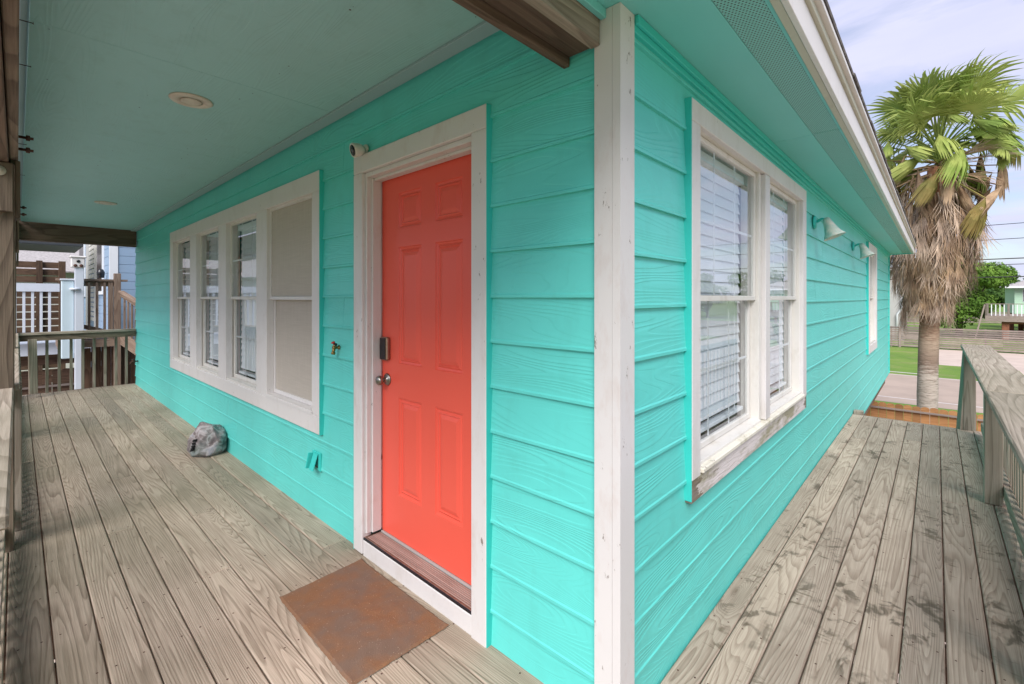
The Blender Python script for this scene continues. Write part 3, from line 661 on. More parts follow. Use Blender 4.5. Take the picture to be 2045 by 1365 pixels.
wd = thing('walkway_deck', (.55, 2.8, -.03), 'weathered walkway planks with dark stains beside the turquoise side wall', 'deck')
we = [.0 + .0, .130, .2695, .4085, .5475, .6865, .8255, .9645, 1.0985, 1.175]; we[0] = .014
jw = {0: [3.9], 1: [4.6], 2: [], 3: [], 4: [4.9], 5: [], 6: [3.2], 7: [], 8: [2.2, 5.35]}
plank_deck(wd, 'y', we, .003, 5.83, 'walk', lambda i: jw.get(i, []))
for y in [.12 + .406 * i for i in range(15)]: box('joist', .03, 1.17, y, y + .038, -.23, -.037, 'beam', wd, 0)
box('rim_joist', 1.1765, 1.21, -.0, 5.83, -.23, -.002, 'rail', wd); box('rim_joist', .0, 1.2, 5.832, 5.868, -.23, -.004, 'rail', wd)
for y in (.3, 3.0, 5.6): box('deck_post', 1.04, 1.165, y, y + .14, GZ, -.235, 'post', wd)
ld = thing('landing_deck', (.5, -2.6, -.03), 'landing planks at the near end of the porch behind the viewer', 'deck')
plank_deck(ld, 'x', [-1.601 - .139 * i for i in range(9)][::-1], -1.2, 1.13, 'deck', lambda i: [])
box('deck_post', -1.1, -.96, -2.6, -2.46, GZ, -.04, 'post', ld); box('deck_post', .9, 1.04, -2.6, -2.46, GZ, -.04, 'post', ld)
# steps down from the walkway end
st = thing('deck_stairs', (.55, 6.6, GZ), 'wooden steps dropping away from the far end of the walkway', 'stairs')
for i in range(13):
    z = -.18 * (i + 1); y = 5.87 + .25 * i; box('tread', .12, 1.05, y, y + .27, z - .04, z, 'rail', st)
beam('stringer', (.09, 5.88, -.2), (.09, 9.2, -2.6), .038, .26, 'rail', st); beam('stringer', (1.08, 5.88, -.2), (1.08, 9.2, -2.6), .038, .26, 'rail', st)
box('newel', .02, .115, 5.90, 6.0, -.6, .03, 'rail', st)
# ================================================================== RAILINGS
rl = thing('walkway_railing', (1.12, 2.5, 0), 'grey wooden railing with a wide flat cap along the walkway', 'railing')
for a, b in ((-1.5, 2.35), (2.352, 5.62)):
    box('cap', 1.0, 1.235, a, b, .915, .953, 'rail', rl, .006)
box('top_rail', 1.146, 1.184, -1.5, 5.6, .825, .913, 'rail', rl, .003)
box('bottom_rail', 1.146, 1.184, -1.5, 5.6, .06, .148, 'rail', rl, .003)
for y in (-.9, 1.2, 3.345): box('post', 1.050, 1.144, y, y + .09, .001, .914, 'rail', rl, .004)
box('post', 1.02, 1.12, 5.80, 5.89, -.3, .914, 'rail', rl, .004)
box('cap', 1.0, 1.235, 5.622, 5.90, .915, .953, 'rail', rl, .006)
beam('brace', (.985, 5.84, -.1), (1.045, 5.86, .91), .09, .03, 'rail', rl, .003)
y = -1.4
while y < 5.6:
    box('baluster', 1.186, 1.222, y, y + .036, -.12, .912, 'rail', rl, .003); y += .128
ol = thing('porch_railing', (-4.6, -1.45, 0), 'weathered wooden railing along the open outer side of the porch', 'railing')
box('cap', -3.155, -.86, -1.545, -1.398, .915, .955, 'rail', ol, .006); box('cap', -9.2, -3.305, -1.53, -1.372, .915, .955, 'rail', ol, .006)
box('top_rail', -3.155, -.86, -1.47, -1.432, .82, .913, 'rail', ol); box('top_rail', -9.1, -3.305, -1.44, -1.402, .82, .913, 'rail', ol)
box('bottom_rail', -9.1, -3.305, -1.44, -1.402, .06, .15, 'rail', ol); box('bottom_rail', -3.155, -.86, -1.47, -1.432, .06, .15, 'rail', ol)
box('post', -.95, -.86, -1.56, -1.475, .001, .914, 'rail', ol)
x = -9.0
while x < -3.4:
    box('baluster', x, x + .036, -1.40, -1.364, .002, .9, 'rail', ol, .003); x += .134 if not (-6.5 < x < -6.1) else .4
x = -2.95
while x < -1.0:
    box('baluster', x, x + .036, -1.510, -1.472, .002, .9, 'rail', ol, .003); x += .134
fl = thing('end_railing', (-9.25, -.7, 0), 'short wooden railing closing off the far end of the porch', 'railing')
box('cap', -9.27, -9.13, -1.44, -.02, .915, .953, 'rail', fl, .005); box('top_rail', -9.20, -9.162, -1.40, -.02, .825, .913, 'post', fl)
for i in range(9):
    yb = -.098 - .1365 * i
    box('baluster', -9.405 + .0, -9.366, yb - .036, yb, -.16, .90, 'rail', fl, .003)
beam('baluster', (-9.04, -1.235, .86), (-8.98, -1.225, .06), .09, .05, 'rail', fl, .003)
box('ledger', -9.364, -9.205, -1.40, -.02, .86, .9, 'post', fl)
# ================================================================== SMALL THINGS
def disc_light(x, y, label):
    t = thing('ceiling_light', (x, y, 2.607), label, 'ceiling light', 'round recessed lights in the porch ceiling')
    F_ = Matrix.Translation((x, y, 2.6068)) @ Matrix.Rotation(R(180), 4, 'X')
    lobj('trim_ring', [(.0, 0), (.104, 0), (.106, .004), (.098, .010), (.066, .012), (.062, .007), (.0, .007)], 'lampwhite', t, F_, 40, False)
    lobj('lens', [(.0, .0072), (.050, .0072), (.054, .011), (.040, .0135), (0, .0140)], 'lampwhite', t, F_, 40, False)
disc_light(-2.32, -.71, 'round recessed ceiling light nearest the front door'); disc_light(-6.44, -.67, 'round recessed ceiling light at the far end of the porch')
# security camera
sc = thing('security_camera', (-1.62, -.02, 2.345), 'round white security camera mounted above the corner of the door casing', 'camera')
lobj('mount', [(0, 0), (.026, 0), (.028, .004), (.024, .014), (.012, .018), (.010, .03), (0, .03)], 'lensring', sc, Matrix.Translation((-1.615, -.016, 2.335)) @ RX)
ca = Vector((-1.60, -.045, 2.325)); cdir = Vector((-.12, -.85, -.26)).normalized(); cq = cdir.to_track_quat('Z', 'Y').to_matrix().to_4x4(); CM = Matrix.Translation(ca) @ cq
bd_ = lobj('body', [(0, -.012), (.014, -.008), (.028, .006), (.036, .026), (.040, .050), (.0405, .060), (.038, .064), (.034, .062), (0, .062)], 'lensring', sc, CM)
lobj('lens_ring', [(0, .0625), (.030, .0625), (.030, .0645), (0, .0645)], 'black', bd_, CM); lobj('lens', [(0, .0648), (.0115, .0648), (.009, .068), (0, .069)], 'lens', bd_, CM)
# doormat
dm = thing('doormat', (-1.2, -.29, 0), 'plain brown coir doormat on the planks before the door', 'doormat')
me = bmesh.new(); q_ = [Vector((-1.583, -.066, 0)), Vector((-.811, -.066, 0)), Vector((-.828, -.525, 0)), Vector((-1.572, -.512, 0))]; NX, NY = 70, 44; gv = []
for j in range(NY + 1):
    for i in range(NX + 1):
        u_, v_ = i / NX, j / NY; p = (q_[0] * (1 - u_) + q_[1] * u_) * (1 - v_) + (q_[3] * (1 - u_) + q_[2] * u_) * v_
        edge = i in (0, NX) or j in (0, NY); cr_ = max(0, (abs(u_ - .5) * 2) ** 14 * (abs(v_ - .5) * 2) ** 14)
        z = .0045 if edge else .0125 + mnoise.noise(p * 22) * .0022 + mnoise.noise(p * 5) * .002; jt = Vector((random.uniform(-1, 1), random.uniform(-1, 1), 0)) * (.0018 if edge else .001)
        gv.append(me.verts.new(p + jt + Vector((1.2, .29, z - .0045 + .006 * cr_))))
for j in range(NY):
    for i in range(NX):
        k = j * (NX + 1) + i; me.faces.new((gv[k], gv[k + NX + 1], gv[k + NX + 2], gv[k + 1]))
bmobj('pile', me, 'coir', dm, Matrix.Translation((-1.2, -.29, .0045)))
MW['matrub'] = plain('grey_rubber', (.32, .30, .27), .8)
box('backing', -1.566, -.826, -.508, -.069, .0015, .0042, 'matrub', dm, 0)
# rock speaker
rs = thing('rock_speaker', (-4.32, -.14, 0), 'grey fake rock garden speaker on the planks below the porch window bank', 'speaker')
bm = bmesh.new(); bmesh.ops.create_icosphere(bm, subdivisions=5, radius=1)
planes = [(Vector(p).normalized(), d) for p, d in [((1, -.35, .12), .80), ((.25, -1, .18), .74), ((-.9, -.6, .3), .84), ((-.2, .3, 1), .86), ((.5, -.2, .9), .90), ((-.7, -.2, .8), .9), ((0, 1, 0), .80), ((-1, .2, 0), .85), ((.7, -.8, .6), .86), ((.4, .5, .8), .86), ((-.3, -.9, .6), .86)]]
for v in bm.verts:
    p = v.co.copy(); 
    for n_, d in planes:
        t_ = p.dot(n_)
        if t_ > d: p -= n_ * (t_ - d) * .92
    nz_ = mnoise.noise(p * 2.2) * .10 + mnoise.noise(p * 5.5) * .05 + abs(mnoise.noise(p * 9)) * .05 + mnoise.noise(p * 20) * .014
    p *= 1 + nz_
    v.co = Vector((p.x * .185, p.y * .16, max(-.0, (p.z + .62) * .180)))
bmobj('shell', bm, 'rock', rs, Matrix.Translation((-4.30, -.150, .001)), True)
for (a, b_) in ((.02, .165), (.035, .155), (.0, .135), (.028, .128), (.008, .110), (.03, .104), (.012, .088), (-.01, .155), (.022, .078), (.0, .068)):
    lobj('speaker_hole', [(0, 0), (.0065, 0), (.0065, .03), (0, .03)], 'dark', rs, Matrix.Translation((-4.235 + a * .6, -.268 - 0 + (b_ - .11) * .25, b_)) @ RX, 8, False)
# faucets
def faucet(loc, rz, label, big=1.0):
    t = thing('hose_faucet', loc, label, 'faucet')
    T = Matrix.Translation(loc) @ Matrix.Rotation(rz, 4, 'Z') @ Matrix.Scale(big, 4)
    def ml(n, prof, mt, M_, seg=12): return lobj(n, prof, mt, t, T @ M_, seg, True)
    b1 = ml('valve_body', [(.016, 0), (.016, .008), (.010, .010), (.010, .03), (.015, .032), (.015, .05), (.009, .052)], 'brass', RX)
    ml('spout', [(.009, 0), (.012, .012), (.011, .040), (.015, .043), (.015, .058), (.009, .060)], 'brass', Matrix.Translation((0, -.04, .01)) @ Matrix.Rotation(R(172), 4, 'X'))
    ml('bonnet', [(.012, 0), (.012, .012), (.006, .016), (.006, .03)], 'brass', Matrix.Translation((0, -.035, .005)) @ Matrix.Rotation(R(20), 4, 'X'))
    ml('handle', [(.003, 0), (.014, .001), (.015, .006), (.011, .011), (.004, .011)], 'redp', Matrix.Translation((0, -.046, .034)) @ Matrix.Rotation(R(20), 4, 'X'))
    ml('collar', [(.013, 0), (.013, .008), (.008, .009)], 'black', Matrix.Translation((.010, -.036, .022)) @ Matrix.Rotation(R(35), 4, 'Y'))
faucet((-1.95, -.012, 1.168), 0, 'small brass hose faucet with red handle between the door and screened window', .85)
t = thing('wall_spigot', (-8.99, -.02, .42), 'dark hose spigot low on the wall at the far end of the porch', 'faucet')
lobj('pipe', [(.012, 0), (.012, .05), (.02, .052), (.02, .085), (.01, .087)], 'rust', t, Matrix.Translation((-8.99, -.012, .42)) @ RX, 10)
lobj('handle', [(.0, 0), (.028, .001), (.028, .008), (.0, .009)], 'black', t, Matrix.Translation((-8.99, -.075, .45)), 10)
tubeobj('spout', [(-8.99, -.08, .42), (-8.99, -.11, .40), (-8.99, -.115, .37)], .012, 'rust', t)
# outlet cover (flap partly open)
t = thing('outlet_cover', (-2.25, -.02, .38), 'turquoise painted outlet box with its flap ajar low on the wall', 'outlet cover')
box('back_plate', -2.315, -2.195, -.024, -.010, .325, .445, 'tealp', t, .003)
beam('flap', (-2.295, -.034, .435), (-2.295, -.055, .335), .008, .05, 'tealp', t, .002)
bm = bmesh.new(); 
for v_ in (((-2.275, -.028, .438), (-2.215, -.028, .438), (-2.215, -.060, .335), (-2.275, -.060, .335)),): bm.faces.new([bm.verts.new(p) for p in v_])
r_ = bmesh.ops.extrude_face_region(bm, geom=list(bm.faces)); bmesh.ops.translate(bm, vec=(0, -.004, .0), verts=[g for g in r_['geom'] if isinstance(g, bmesh.types.BMVert)]); bmesh.ops.recalc_face_normals(bm, faces=bm.faces)
bmobj('lid', bm, 'tealp', t); box('socket', -2.265, -2.225, -.0265, -.0242, .345, .425, 'black', t, 0)
# wall sconces
def sconce(y, label):
    z = 2.135; t = thing('wall_lamp', (.02, y, z), label, 'wall lamp', 'bell shaped lamps on the side wall')
    RY = Matrix.Rotation(R(90), 4, 'Y')
    pl = lobj('back_plate', [(0, 0), (.058, 0), (.060, .006), (.050, .016), (.02, .022), (0, .022)], 'tealp', t, Matrix.Translation((.014, y, z)) @ RY)
    tubeobj('arm', [(.03, y, z), (.07, y, z + .025), (.10, y, z + .02), (.115, y, z - .01)], [.011, .011, .011, .014], 'tealp', t, 10)
    ax = Vector((.36, 0, -.93)).normalized(); q = ax.to_track_quat('Z', 'Y').to_matrix().to_4x4(); B = Matrix.Translation((.105, y, z + .012)) @ q @ Matrix.Scale(.97, 4)
    s = lobj('shade', [(.012, -.02), (.024, -.015), (.030, .0), (.036, .03), (.046, .075), (.060, .12), (.080, .155), (.086, .165), (.083, .166), (.074, .15), (.055, .115), (.042, .075), (.032, .03), (.0, .01)], 'tin', t, B, 32, False)
    lobj('bulb', [(0, .03), (.012, .04), (.016, .06), (.028, .09), (.030, .11), (.020, .13), (0, .138)], 'lampwhite', t, B)
sconce(3.34, 'bell shaped wall lamp nearest the paired side window'); sconce(5.87, 'bell shaped wall lamp next to the far narrow window')
# ================================================================== PALM
PX, PY = .62, 14.55; HZ = 5.12     # crown heart height
palm = thing('palm_tree', (PX, PY, GZ), 'tall fan palm with a thick skirt of dead fronds beyond the walkway', 'palm tree')
bm = bmesh.new(); pts = []; rad = []
for i in range(18):
    q = i / 17; pts.append((PX + .35 * q * q * .6, PY + .05 * math.sin(q * 5), GZ + (HZ - .35 - GZ) * q)); rad.append(.225 - .03 * min(1, q * 2.2) + (.04 if i == 0 else 0) + random.uniform(-.008, .008))
tube(bm, pts, rad, 20); bmobj('trunk', bm, 'ptrunk', palm, None, True)
def fan(dead=False, seed=0, mt='frond', nseg=30, hang=None):
    rr_ = random.Random(seed); bm = bmesh.new()
    PL = rr_.uniform(.85, 1.25) if not dead else rr_.uniform(.45, .75); BL = rr_.uniform(.84, 1.0) if not dead else rr_.uniform(.75, 1.0)
    tube(bm, [(0, 0, 0), (PL * .5, 0, .03), (PL, 0, 0)], [.022, .017, .012], 5)
    spread = R(118) if not dead else R(rr_.uniform(16, 34)); fold = .32 if not dead else 1.2
    bp = (hang + rr_.uniform(-.15, .15)) if hang else (rr_.uniform(.0, .5) if not dead else 0.)
    for i in range(nseg):
        a = -spread + 2 * spread * (i + .5) / nseg + rr_.uniform(-.01, .01); da = spread / nseg
        Ls = BL * (1 - .22 * abs(a / spread) ** 2) * rr_.uniform(.9, 1.05); split = rr_.uniform(.42, .62)
        droopk = rr_.uniform(.2, .95) if not dead else rr_.uniform(.0, .25); yaw = rr_.uniform(-.05, .05) if not dead else rr_.uniform(-.25, .25)
        prev = None; K = 8
        p = Vector((PL, 0, 0)); ang = a; pitch = bp
        zoff = math.sin(fold) * 0
        for k in range(K + 1):
            s_ = k / K; 
            wid = (Ls * s_ * da * 1.02 if s_ < split else Ls * split * da * (1 - (s_ - split) / (1 - split)) ** .8 * .95)
            wid = (max(wid, .002) if k < K else .001) * (.85 if s_ > split else .98)
            if k > 0:
                if s_ > split: pitch += droopk * .62 * (1.25 if abs(a) > 1.2 else 1); ang += yaw * .4
                stp = Ls / K; pp_ = min(pitch, 1.45)
                p = p + Vector((math.cos(ang) * math.cos(pp_), math.sin(ang) * math.cos(pp_), -math.sin(pp_))) * stp
            side = Vector((-math.sin(ang), math.cos(ang), 0))
            lift = abs(math.sin(a)) * fold * (p - Vector((PL, 0, 0))).length * .35
            ctr = p + Vector((0, 0, lift)); e = .30 * wid
            row = [bm.verts.new(ctr - side * wid + Vector((0, 0, e))), bm.verts.new(ctr - Vector((0, 0, e))), bm.verts.new(ctr + side * wid + Vector((0, 0, e)))]
            if prev:
                bm.faces.new((prev[0], prev[1], row[1], row[0])); bm.faces.new((prev[1], prev[2], row[2], row[1]))
            prev = row
    me = bpy.data.meshes.new('fan'); bm.to_mesh(me); bm.free(); me.materials.append(MW[mt]); return me
fans = [fan(False, s, 'frond') for s in range(5)]; fansy = [fan(False, 20 + s, 'frondy', 26) for s in range(2)]
hfans = [fan(False, 60 + s, 'frond', 28, 1.15) for s in range(3)] + [fan(False, 70, 'frondy', 28, 1.2)]; hdead = [fan(False, 80 + s, 'dead', 26, 1.35) for s in range(2)]
dfans = [fan(True, 40 + s, 'dead' if s % 2 else 'dead2', 17) for s in range(6)]
crown = Vector((PX + .22, PY, HZ))
def place(me, org, azi, pitch, roll, sc, name):
    Mx = Matrix.Translation(org) @ Matrix.Rotation(azi, 4, 'Z') @ Matrix.Rotation(-pitch, 4, 'Y') @ Matrix.Rotation(roll, 4, 'X') @ Matrix.Scale(sc, 4)
    return link(name, me, None, palm, Mx)
rp = random.Random(11)
for i in range(52):
    azi = i * 2.399963; q = i / 51
    pit = R(86 - 92 * q ** .9) + rp.uniform(-.1, .1)
    place(rp.choice(fans if q < .45 else (fans + hfans * 2 if q < .8 else hfans * 3 + fansy)), crown + Vector((0, 0, .25 - .5 * q)), azi, pit, rp.uniform(-1.0, 1.0), rp.uniform(1.0, 1.2), 'frond')
for i in range(54):
    azi = i * 2.399963 + .7; q = i / 53
    place(rp.choice(dfans[:2] + hdead * 3 + hfans[-1:]), crown + Vector((0, 0, -.2 - .5 * q)), azi, R(8 - 66 * q) + rp.uniform(-.15, .15), rp.uniform(-.8, .8), rp.uniform(1.0, 1.25), 'dead_frond')
n = 280
for i in range(n):
    q = (i + .5) / n; azi = i * 2.399963; z = HZ - .45 - q * 3.0
    rr0 = .36 + .34 * math.sin(min(1, q * 1.25) * 3.1) ** .7
    pit = R(-74 - 11 * min(1, q * 1.6)) + rp.uniform(-.05, .05)
    o_ = Vector((PX + .15 * (1 - q) + rr0 * math.cos(azi), PY + rr0 * math.sin(azi), z + rp.uniform(-.1, .1)))
    place(rp.choice(dfans), o_, azi + rp.uniform(-.3, .3), pit, rp.uniform(-.5, .5), rp.uniform(.85, 1.1) * (1.08 - .35 * q), 'dead_frond')
# ================================================================== FENCES
def picket_fence(name, label, x0, x1, y, ztop, mt, w=.14, dogear=True, axis='x', z0=GZ, railz=(-.25,), group=None, arc=True):
    t = thing(name, ((x0 + x1) / 2, y, GZ) if axis == 'x' else (y, (x0 + x1) / 2, GZ), label, 'fence', group)
    bm = bmesh.new(); h = ztop - z0; k = 6
    pts = [(0, 0), (w, 0), (w, h - .035)] + [(w / 2 + w / 2 * math.cos(math.pi * i / k), h - .035 + .035 * math.sin(math.pi * i / k)) for i in range(1, k)] + [(0, h - .035)]
    A = [bm.verts.new((p, 0, q)) for p, q in pts]; B = [bm.verts.new((p, .018, q)) for p, q in pts]
    bm.faces.new(A); bm.faces.new(B[::-1])
    for i in range(len(pts)): bm.faces.new((A[i], B[i], B[(i + 1) % len(pts)], A[(i + 1) % len(pts)]))
    bmesh.ops.recalc_face_normals(bm, faces=bm.faces)
    me = bpy.data.meshes.new('picket'); bm.to_mesh(me); bm.free(); me.materials.append(MW[mt])
    x = x0
    while x < x1 - .01:
        T = Matrix.Translation((x, y, z0 + random.uniform(-.012, .008))) if axis == 'x' else Matrix.Translation((y, x, z0 + random.uniform(-.012, .008))) @ AX['y']
        link('picket', me, None, t, T); x += w + .006
    return t
pf = picket_fence('picket_fence', 'new orange brown picket fence with scalloped tops beside the road', -1.2, 7.0, 12.12, -.925, 'fence_new')
box('rail', -1.2, 7.0, 12.06, 12.117, -1.06, -1.025, 'fence_grey', pf); box('rail', -1.2, 7.0, 12.08, 12.118, -2.3, -2.21, 'fence_new', pf)
for x in (1.32, 3.8, 6.3): box('post', x, x + .09, 12.02, 12.115, GZ, -.99, 'fence_new', pf)
# horizontal board fences across the road
def board_fence(name, label, x0, x1, y, z1, mt, nb, gap, cat='fence', postx=2.4, light=None, group=None):
    t = thing(name, ((x0 + x1) / 2, y, GZ), label, cat, group); H_ = z1 - GZ - .1; bh = (H_ - gap * (nb - 1)) / nb
    for i in range(nb):
        z = GZ + .1 + i * (bh + gap); x = x0
        while x < x1 - .1:
            xe = min(x + 3.6, x1); box('board', x + .003, xe - .003, y, y + .03, z, z + bh, mt, t, .002); x = xe
    x = x0
    while x <= x1 + .01:
        box('post', x - .05, x + .05, y + .032, y + .13, GZ, z1 + .02, mt, t); x += (x1 - x0) / max(1, round((x1 - x0) / postx))
    return t
bf = board_fence('board_fence', 'grey horizontal board fence across the road, left of the gate', -12, .45, 49.85, -1.0, 'fence_grey', 9, .045)
for x in (-2.0, -1.2, -.4): pass
bx = box('inner_post', -1.55, -1.40, 49.78, 49.848, GZ, -.98, 'fence_grey', bf)
board_fence('driveway_gate', 'paler slatted driveway gate in the board fence across the road', .95, 6.3, 49.8, -1.02, 'fence_grey', 10, .04, 'gate', 2.6)
gp = thing('gate_post', (.7, 49.8, GZ), 'reddish brown gate post at the left edge of the driveway gate', 'post')
box('upright', .52, .86, 49.6, 49.9, GZ, -.75, 'piling', gp); box('cap_block', .50, .88, 49.58, 49.92, -.749, -.70, 'piling', gp)
board_fence('board_fence', 'dense grey brown board fence right of the driveway gate', 6.5, 22, 49.75, -1.02, 'fence_grey', 11, .012)
board_fence('board_fence', 'low rail fence beyond the grass behind the leafy tree', -6, 30, 106, -.85, 'fence_grey', 6, .12)
sheet('lawn', -40, 60, 50.2, 300, GZ + .004, 'lawn')
sheet('stray_pavement', -3.5, .2, 32.4, 32.62, GZ + .01, 'roadpaint')
# ================================================================== TREES
def tree(name, label, x, y, h, r, mt, seed, n=7000, leaf=.16, trunkh=.35, squash=.75, group=None):
    rr_ = random.Random(seed); t = thing(name, (x, y, GZ), label, 'tree', group); top = GZ + h; base = GZ + h * trunkh
    bm = bmesh.new(); c0 = Vector((x, y, base))
    tube(bm, [(x, y, GZ), (x + .1, y, GZ + h * .2), c0], [h * .035, h * .028, h * .022], 8)
    lobes = []
    for i in range(12):
        a = rr_.uniform(0, 6.283); q = rr_.uniform(.15, .75); lz = rr_.uniform(.0, 1.)
        c = Vector((x + r * q * math.cos(a), y + r * q * math.sin(a), base + (top - base) * (.12 + .72 * lz))); R0 = r * rr_.uniform(.28, .46) * (1 - .25 * lz)
        lobes.append((c, R0)); tube(bm, [c0, (c0 + c) / 2 + Vector((0, 0, -.1)), c], [h * .014, h * .009, h * .004], 5)
    bmobj('trunk', bm, 'bark', t, None, True)
    bm = bmesh.new()
    for i in range(n):
        c, R0 = rr_.choice(lobes); d = Vector((rr_.gauss(0, 1), rr_.gauss(0, 1), rr_.gauss(0, 1))).normalized()
        p = c + Vector((d.x, d.y, d.z * squash)) * R0 * (rr_.uniform(.55, 1.) ** .5) * (1 + .25 * mnoise.noise(d * 2 + c))
        nrm = (d + Vector((rr_.uniform(-.8, .8), rr_.uniform(-.8, .8), rr_.uniform(-.3, 1.)))).normalized()
        u = nrm.orthogonal().normalized(); w = nrm.cross(u); s_ = leaf * rr_.uniform(.6, 1.3); a = rr_.uniform(0, 6.28)
        u2 = u * math.cos(a) + w * math.sin(a); w2 = nrm.cross(u2)
        bm.faces.new([bm.verts.new(p + k) for k in (-u2 * s_, -w2 * s_ * .45, u2 * s_, w2 * s_ * .45)])
    bmobj('crown', bm, mt, t)
TRG = 'background trees'
tree('leafy_tree', 'bright green leafy tree behind the palm and board fence', 2.6, 68, 10.0, 6.4, 'leaf', 3, 20000, .17, .18)
tree('leafy_tree', 'dark green tree rising behind the pale green house', 9.6, 92, 7.9, 5.5, 'leafd', 4, 12000, .26, .12)
tree('leafy_tree', 'broad green tree between the bright tree and the green house', 5.0, 118, 10.5, 8.0, 'leafd', 5, 11000, .26, .12)
tree('leafy_tree', 'distant tree hidden mostly by the palm skirt', -5, 112, 10, 7.0, 'leafd', 6, 7000, .26, .15)
FT = ['past the pale green house', 'two trees past the pale green house', 'third past the pale green house', 'fourth and last past the pale green house', 'far to the left of the grey cottage', 'near the right utility pole']
for i, (x, y) in enumerate([(24, 92), (34, 96), (46, 90), (58, 84), (-20, 92), (70, 60)]):
    tree('background_tree', 'dark tree across the road, ' + FT[i], x, y, 9 + i % 3, 6.0, 'leafd', 30 + i, 6000, .3, .12, group=TRG)
tree('yard_shrub', 'small shrub by the board fence at the right edge', 9.8, 46.5, 2.0, .9, 'leaf', 9, 1200, .10, .2)
# ================================================================== PALE GREEN HOUSE
gh = thing('green_house', (15, 66, GZ), 'pale green raised house with hipped grey roof across the road', 'house')
GX0, GX1, GY0, GY1, GZ0, GZ1 = 7.3, 19, 75, 85, -.35, 2.75
box('wall', GX0, GX1, GY0, GY1, GZ0, GZ1, 'greenp', gh, .01)
for i in range(14): box('siding_board', GX0 - .02, GX1 + .02, GY0 - .03, GY0 - .005, GZ0 + .2 * i, GZ0 + .2 * i + .19, 'greenp', gh, .004)
for x in (7.9, 8.9, 11.0, 14.0):
    w_ = box('window', x, x + .5, GY0 - .06, GY0 - .032, 1.0, 2.4, 'whitec', gh); box('pane', x + .05, x + .45, GY0 - .08, GY0 - .062, 1.05, 2.35, 'black', w_)
bm = bmesh.new(); e = .8; v = [bm.verts.new(p) for p in ((GX0 - e, GY0 - e, GZ1), (GX1 + e, GY0 - e, GZ1), (GX1 + e, GY1 + e, GZ1), (GX0 - e, GY1 + e, GZ1), (GX0 + 4.5, (GY0 + GY1) / 2, GZ1 + 2.0), (GX1 - 4.5, (GY0 + GY1) / 2, GZ1 + 2.0))]
for f in ((0, 1, 5, 4), (2, 3, 4, 5), (3, 0, 4), (1, 2, 5), (3, 2, 1, 0)): bm.faces.new([v[i] for i in f])
bmobj('roof', bm, 'shingle2', gh); box('fascia', GX0 - e, GX1 + e, GY0 - e - .03, GY0 - e - .002, GZ1 - .2, GZ1 + .02, 'whitec', gh)
for x in (7.8, 12.5, 18.6):
    for y in (75.4, 84): box('piling', x - .2, x + .2, y - .2, y + .2, GZ, GZ0, 'piling', gh)
gd = thing('raised_deck', (10, 57, GZ), 'raised grey deck with white railing in front of the pale green house', 'deck')
DX0, DX1, DY0, DY1, DZ = 4.45, 17, 64.8, 74.9, -.36
box('floor', DX0, DX1, DY0, DY1, DZ - .35, DZ, 'fence_grey', gd, .01)
box('rim', DX0 - .03, DX1, DY0 - .06, DY0 - .002, DZ - .55, DZ + .03, 'fence_grey', gd)
box('cap', DX0, DX1, DY0, DY0 + .14, DZ + 1.18, DZ + 1.24, 'fence_grey', gd); box('cap', DX0, DX0 + .14, DY0 + .15, DY1, DZ + 1.18, DZ + 1.24, 'fence_grey', gd)
box('end_panel', DX0 - .02, DX0 + .03, DY0 + .1, DY0 + 3.0, DZ + .02, DZ + 1.15, 'fence_grey', gd)
x = DX0 + .05; i = 0
while x < DX1:
    if i % 5 == 0: box('post', x, x + .16, DY0 + .01, DY0 + .13, DZ, DZ + 1.18, 'fence_grey', gd)
    else: box('baluster', x + .04, x + .11, DY0 + .03, DY0 + .09, DZ, DZ + 1.18, 'whitec', gd, .004)
    x += .29; i += 1
for x in (5.6, 7.4, 9.4, 12.5, 16): box('piling', x, x + .5, DY0 + .3, DY0 + .7, GZ, DZ - .36, 'piling', gd)
box('cross_beam', 5.6, 12, DY0 + .25, DY0 + .29, DZ - .75, DZ - .56, 'piling', gd)
beam('stair_rail', (4.4, DY0 + .1, DZ + 1.15), (3.7, DY0 + .1, GZ), .2, .12, 'fence_grey', gd)
# gabled green house seen reflected in the side window
rh = thing('gabled_house', (26, 42, GZ), 'pale green gabled house beyond the right of the walkway', 'house')
box('wall', 22, 31, 38, 48, GZ, 2.2, 'greenp', rh, .01)
bm = bmesh.new(); v = [bm.verts.new(p) for p in ((21.3, 37.3, 2.2), (31.7, 37.3, 2.2), (31.7, 48.7, 2.2), (21.3, 48.7, 2.2), (26.5, 37.3, 4.6), (26.5, 48.7, 4.6))]
for f in ((0, 4, 5, 3), (1, 2, 5, 4), (0, 1, 4), (2, 3, 5), (3, 2, 1, 0)): bm.faces.new([v[i] for i in f])
bmobj('roof', bm, 'whitec', rh); box('wall_gable', 21.99, 22.0 - .002 + .0, 38.2, 47.8, 0, 2.1, 'greenp', rh, 0)
for y in (39.5, 43.5): w_ = box('window', 21.93, 21.985, y, y + 1.6, .1, 1.5, 'whitec', rh); box('pane', 21.91, 21.928, y + .1, y + 1.5, .2, 1.4, 'black', w_)
# ================================================================== cottage behind palm skirt
ct = thing('grey_cottage', (-3.5, 60, GZ), 'grey building with white downspout glimpsed between the wall corner and palm', 'house')
box('wall', -9, -1.5, 58, 64, GZ, 4.2, 'greyp', ct, .01); tubeobj('downspout', [(-1.72, 57.8, 2.2), (-1.72, 57.8, .4), (-2.05, 57.8, -.2), (-2.05, 57.8, GZ)], .09, 'whitec', ct)
bm = bmesh.new(); bm_box(bm, -9.6, -1.0, 57.3, 64.6, 4.2, 4.5); bmobj('roof', bm, 'shingle2', ct)
for i in range(12): box('louvre', -1.6, -.4, 57.6, 57.66, GZ + .2 + i * .27, GZ + .34 + i * .27, 'fence_grey', ct)
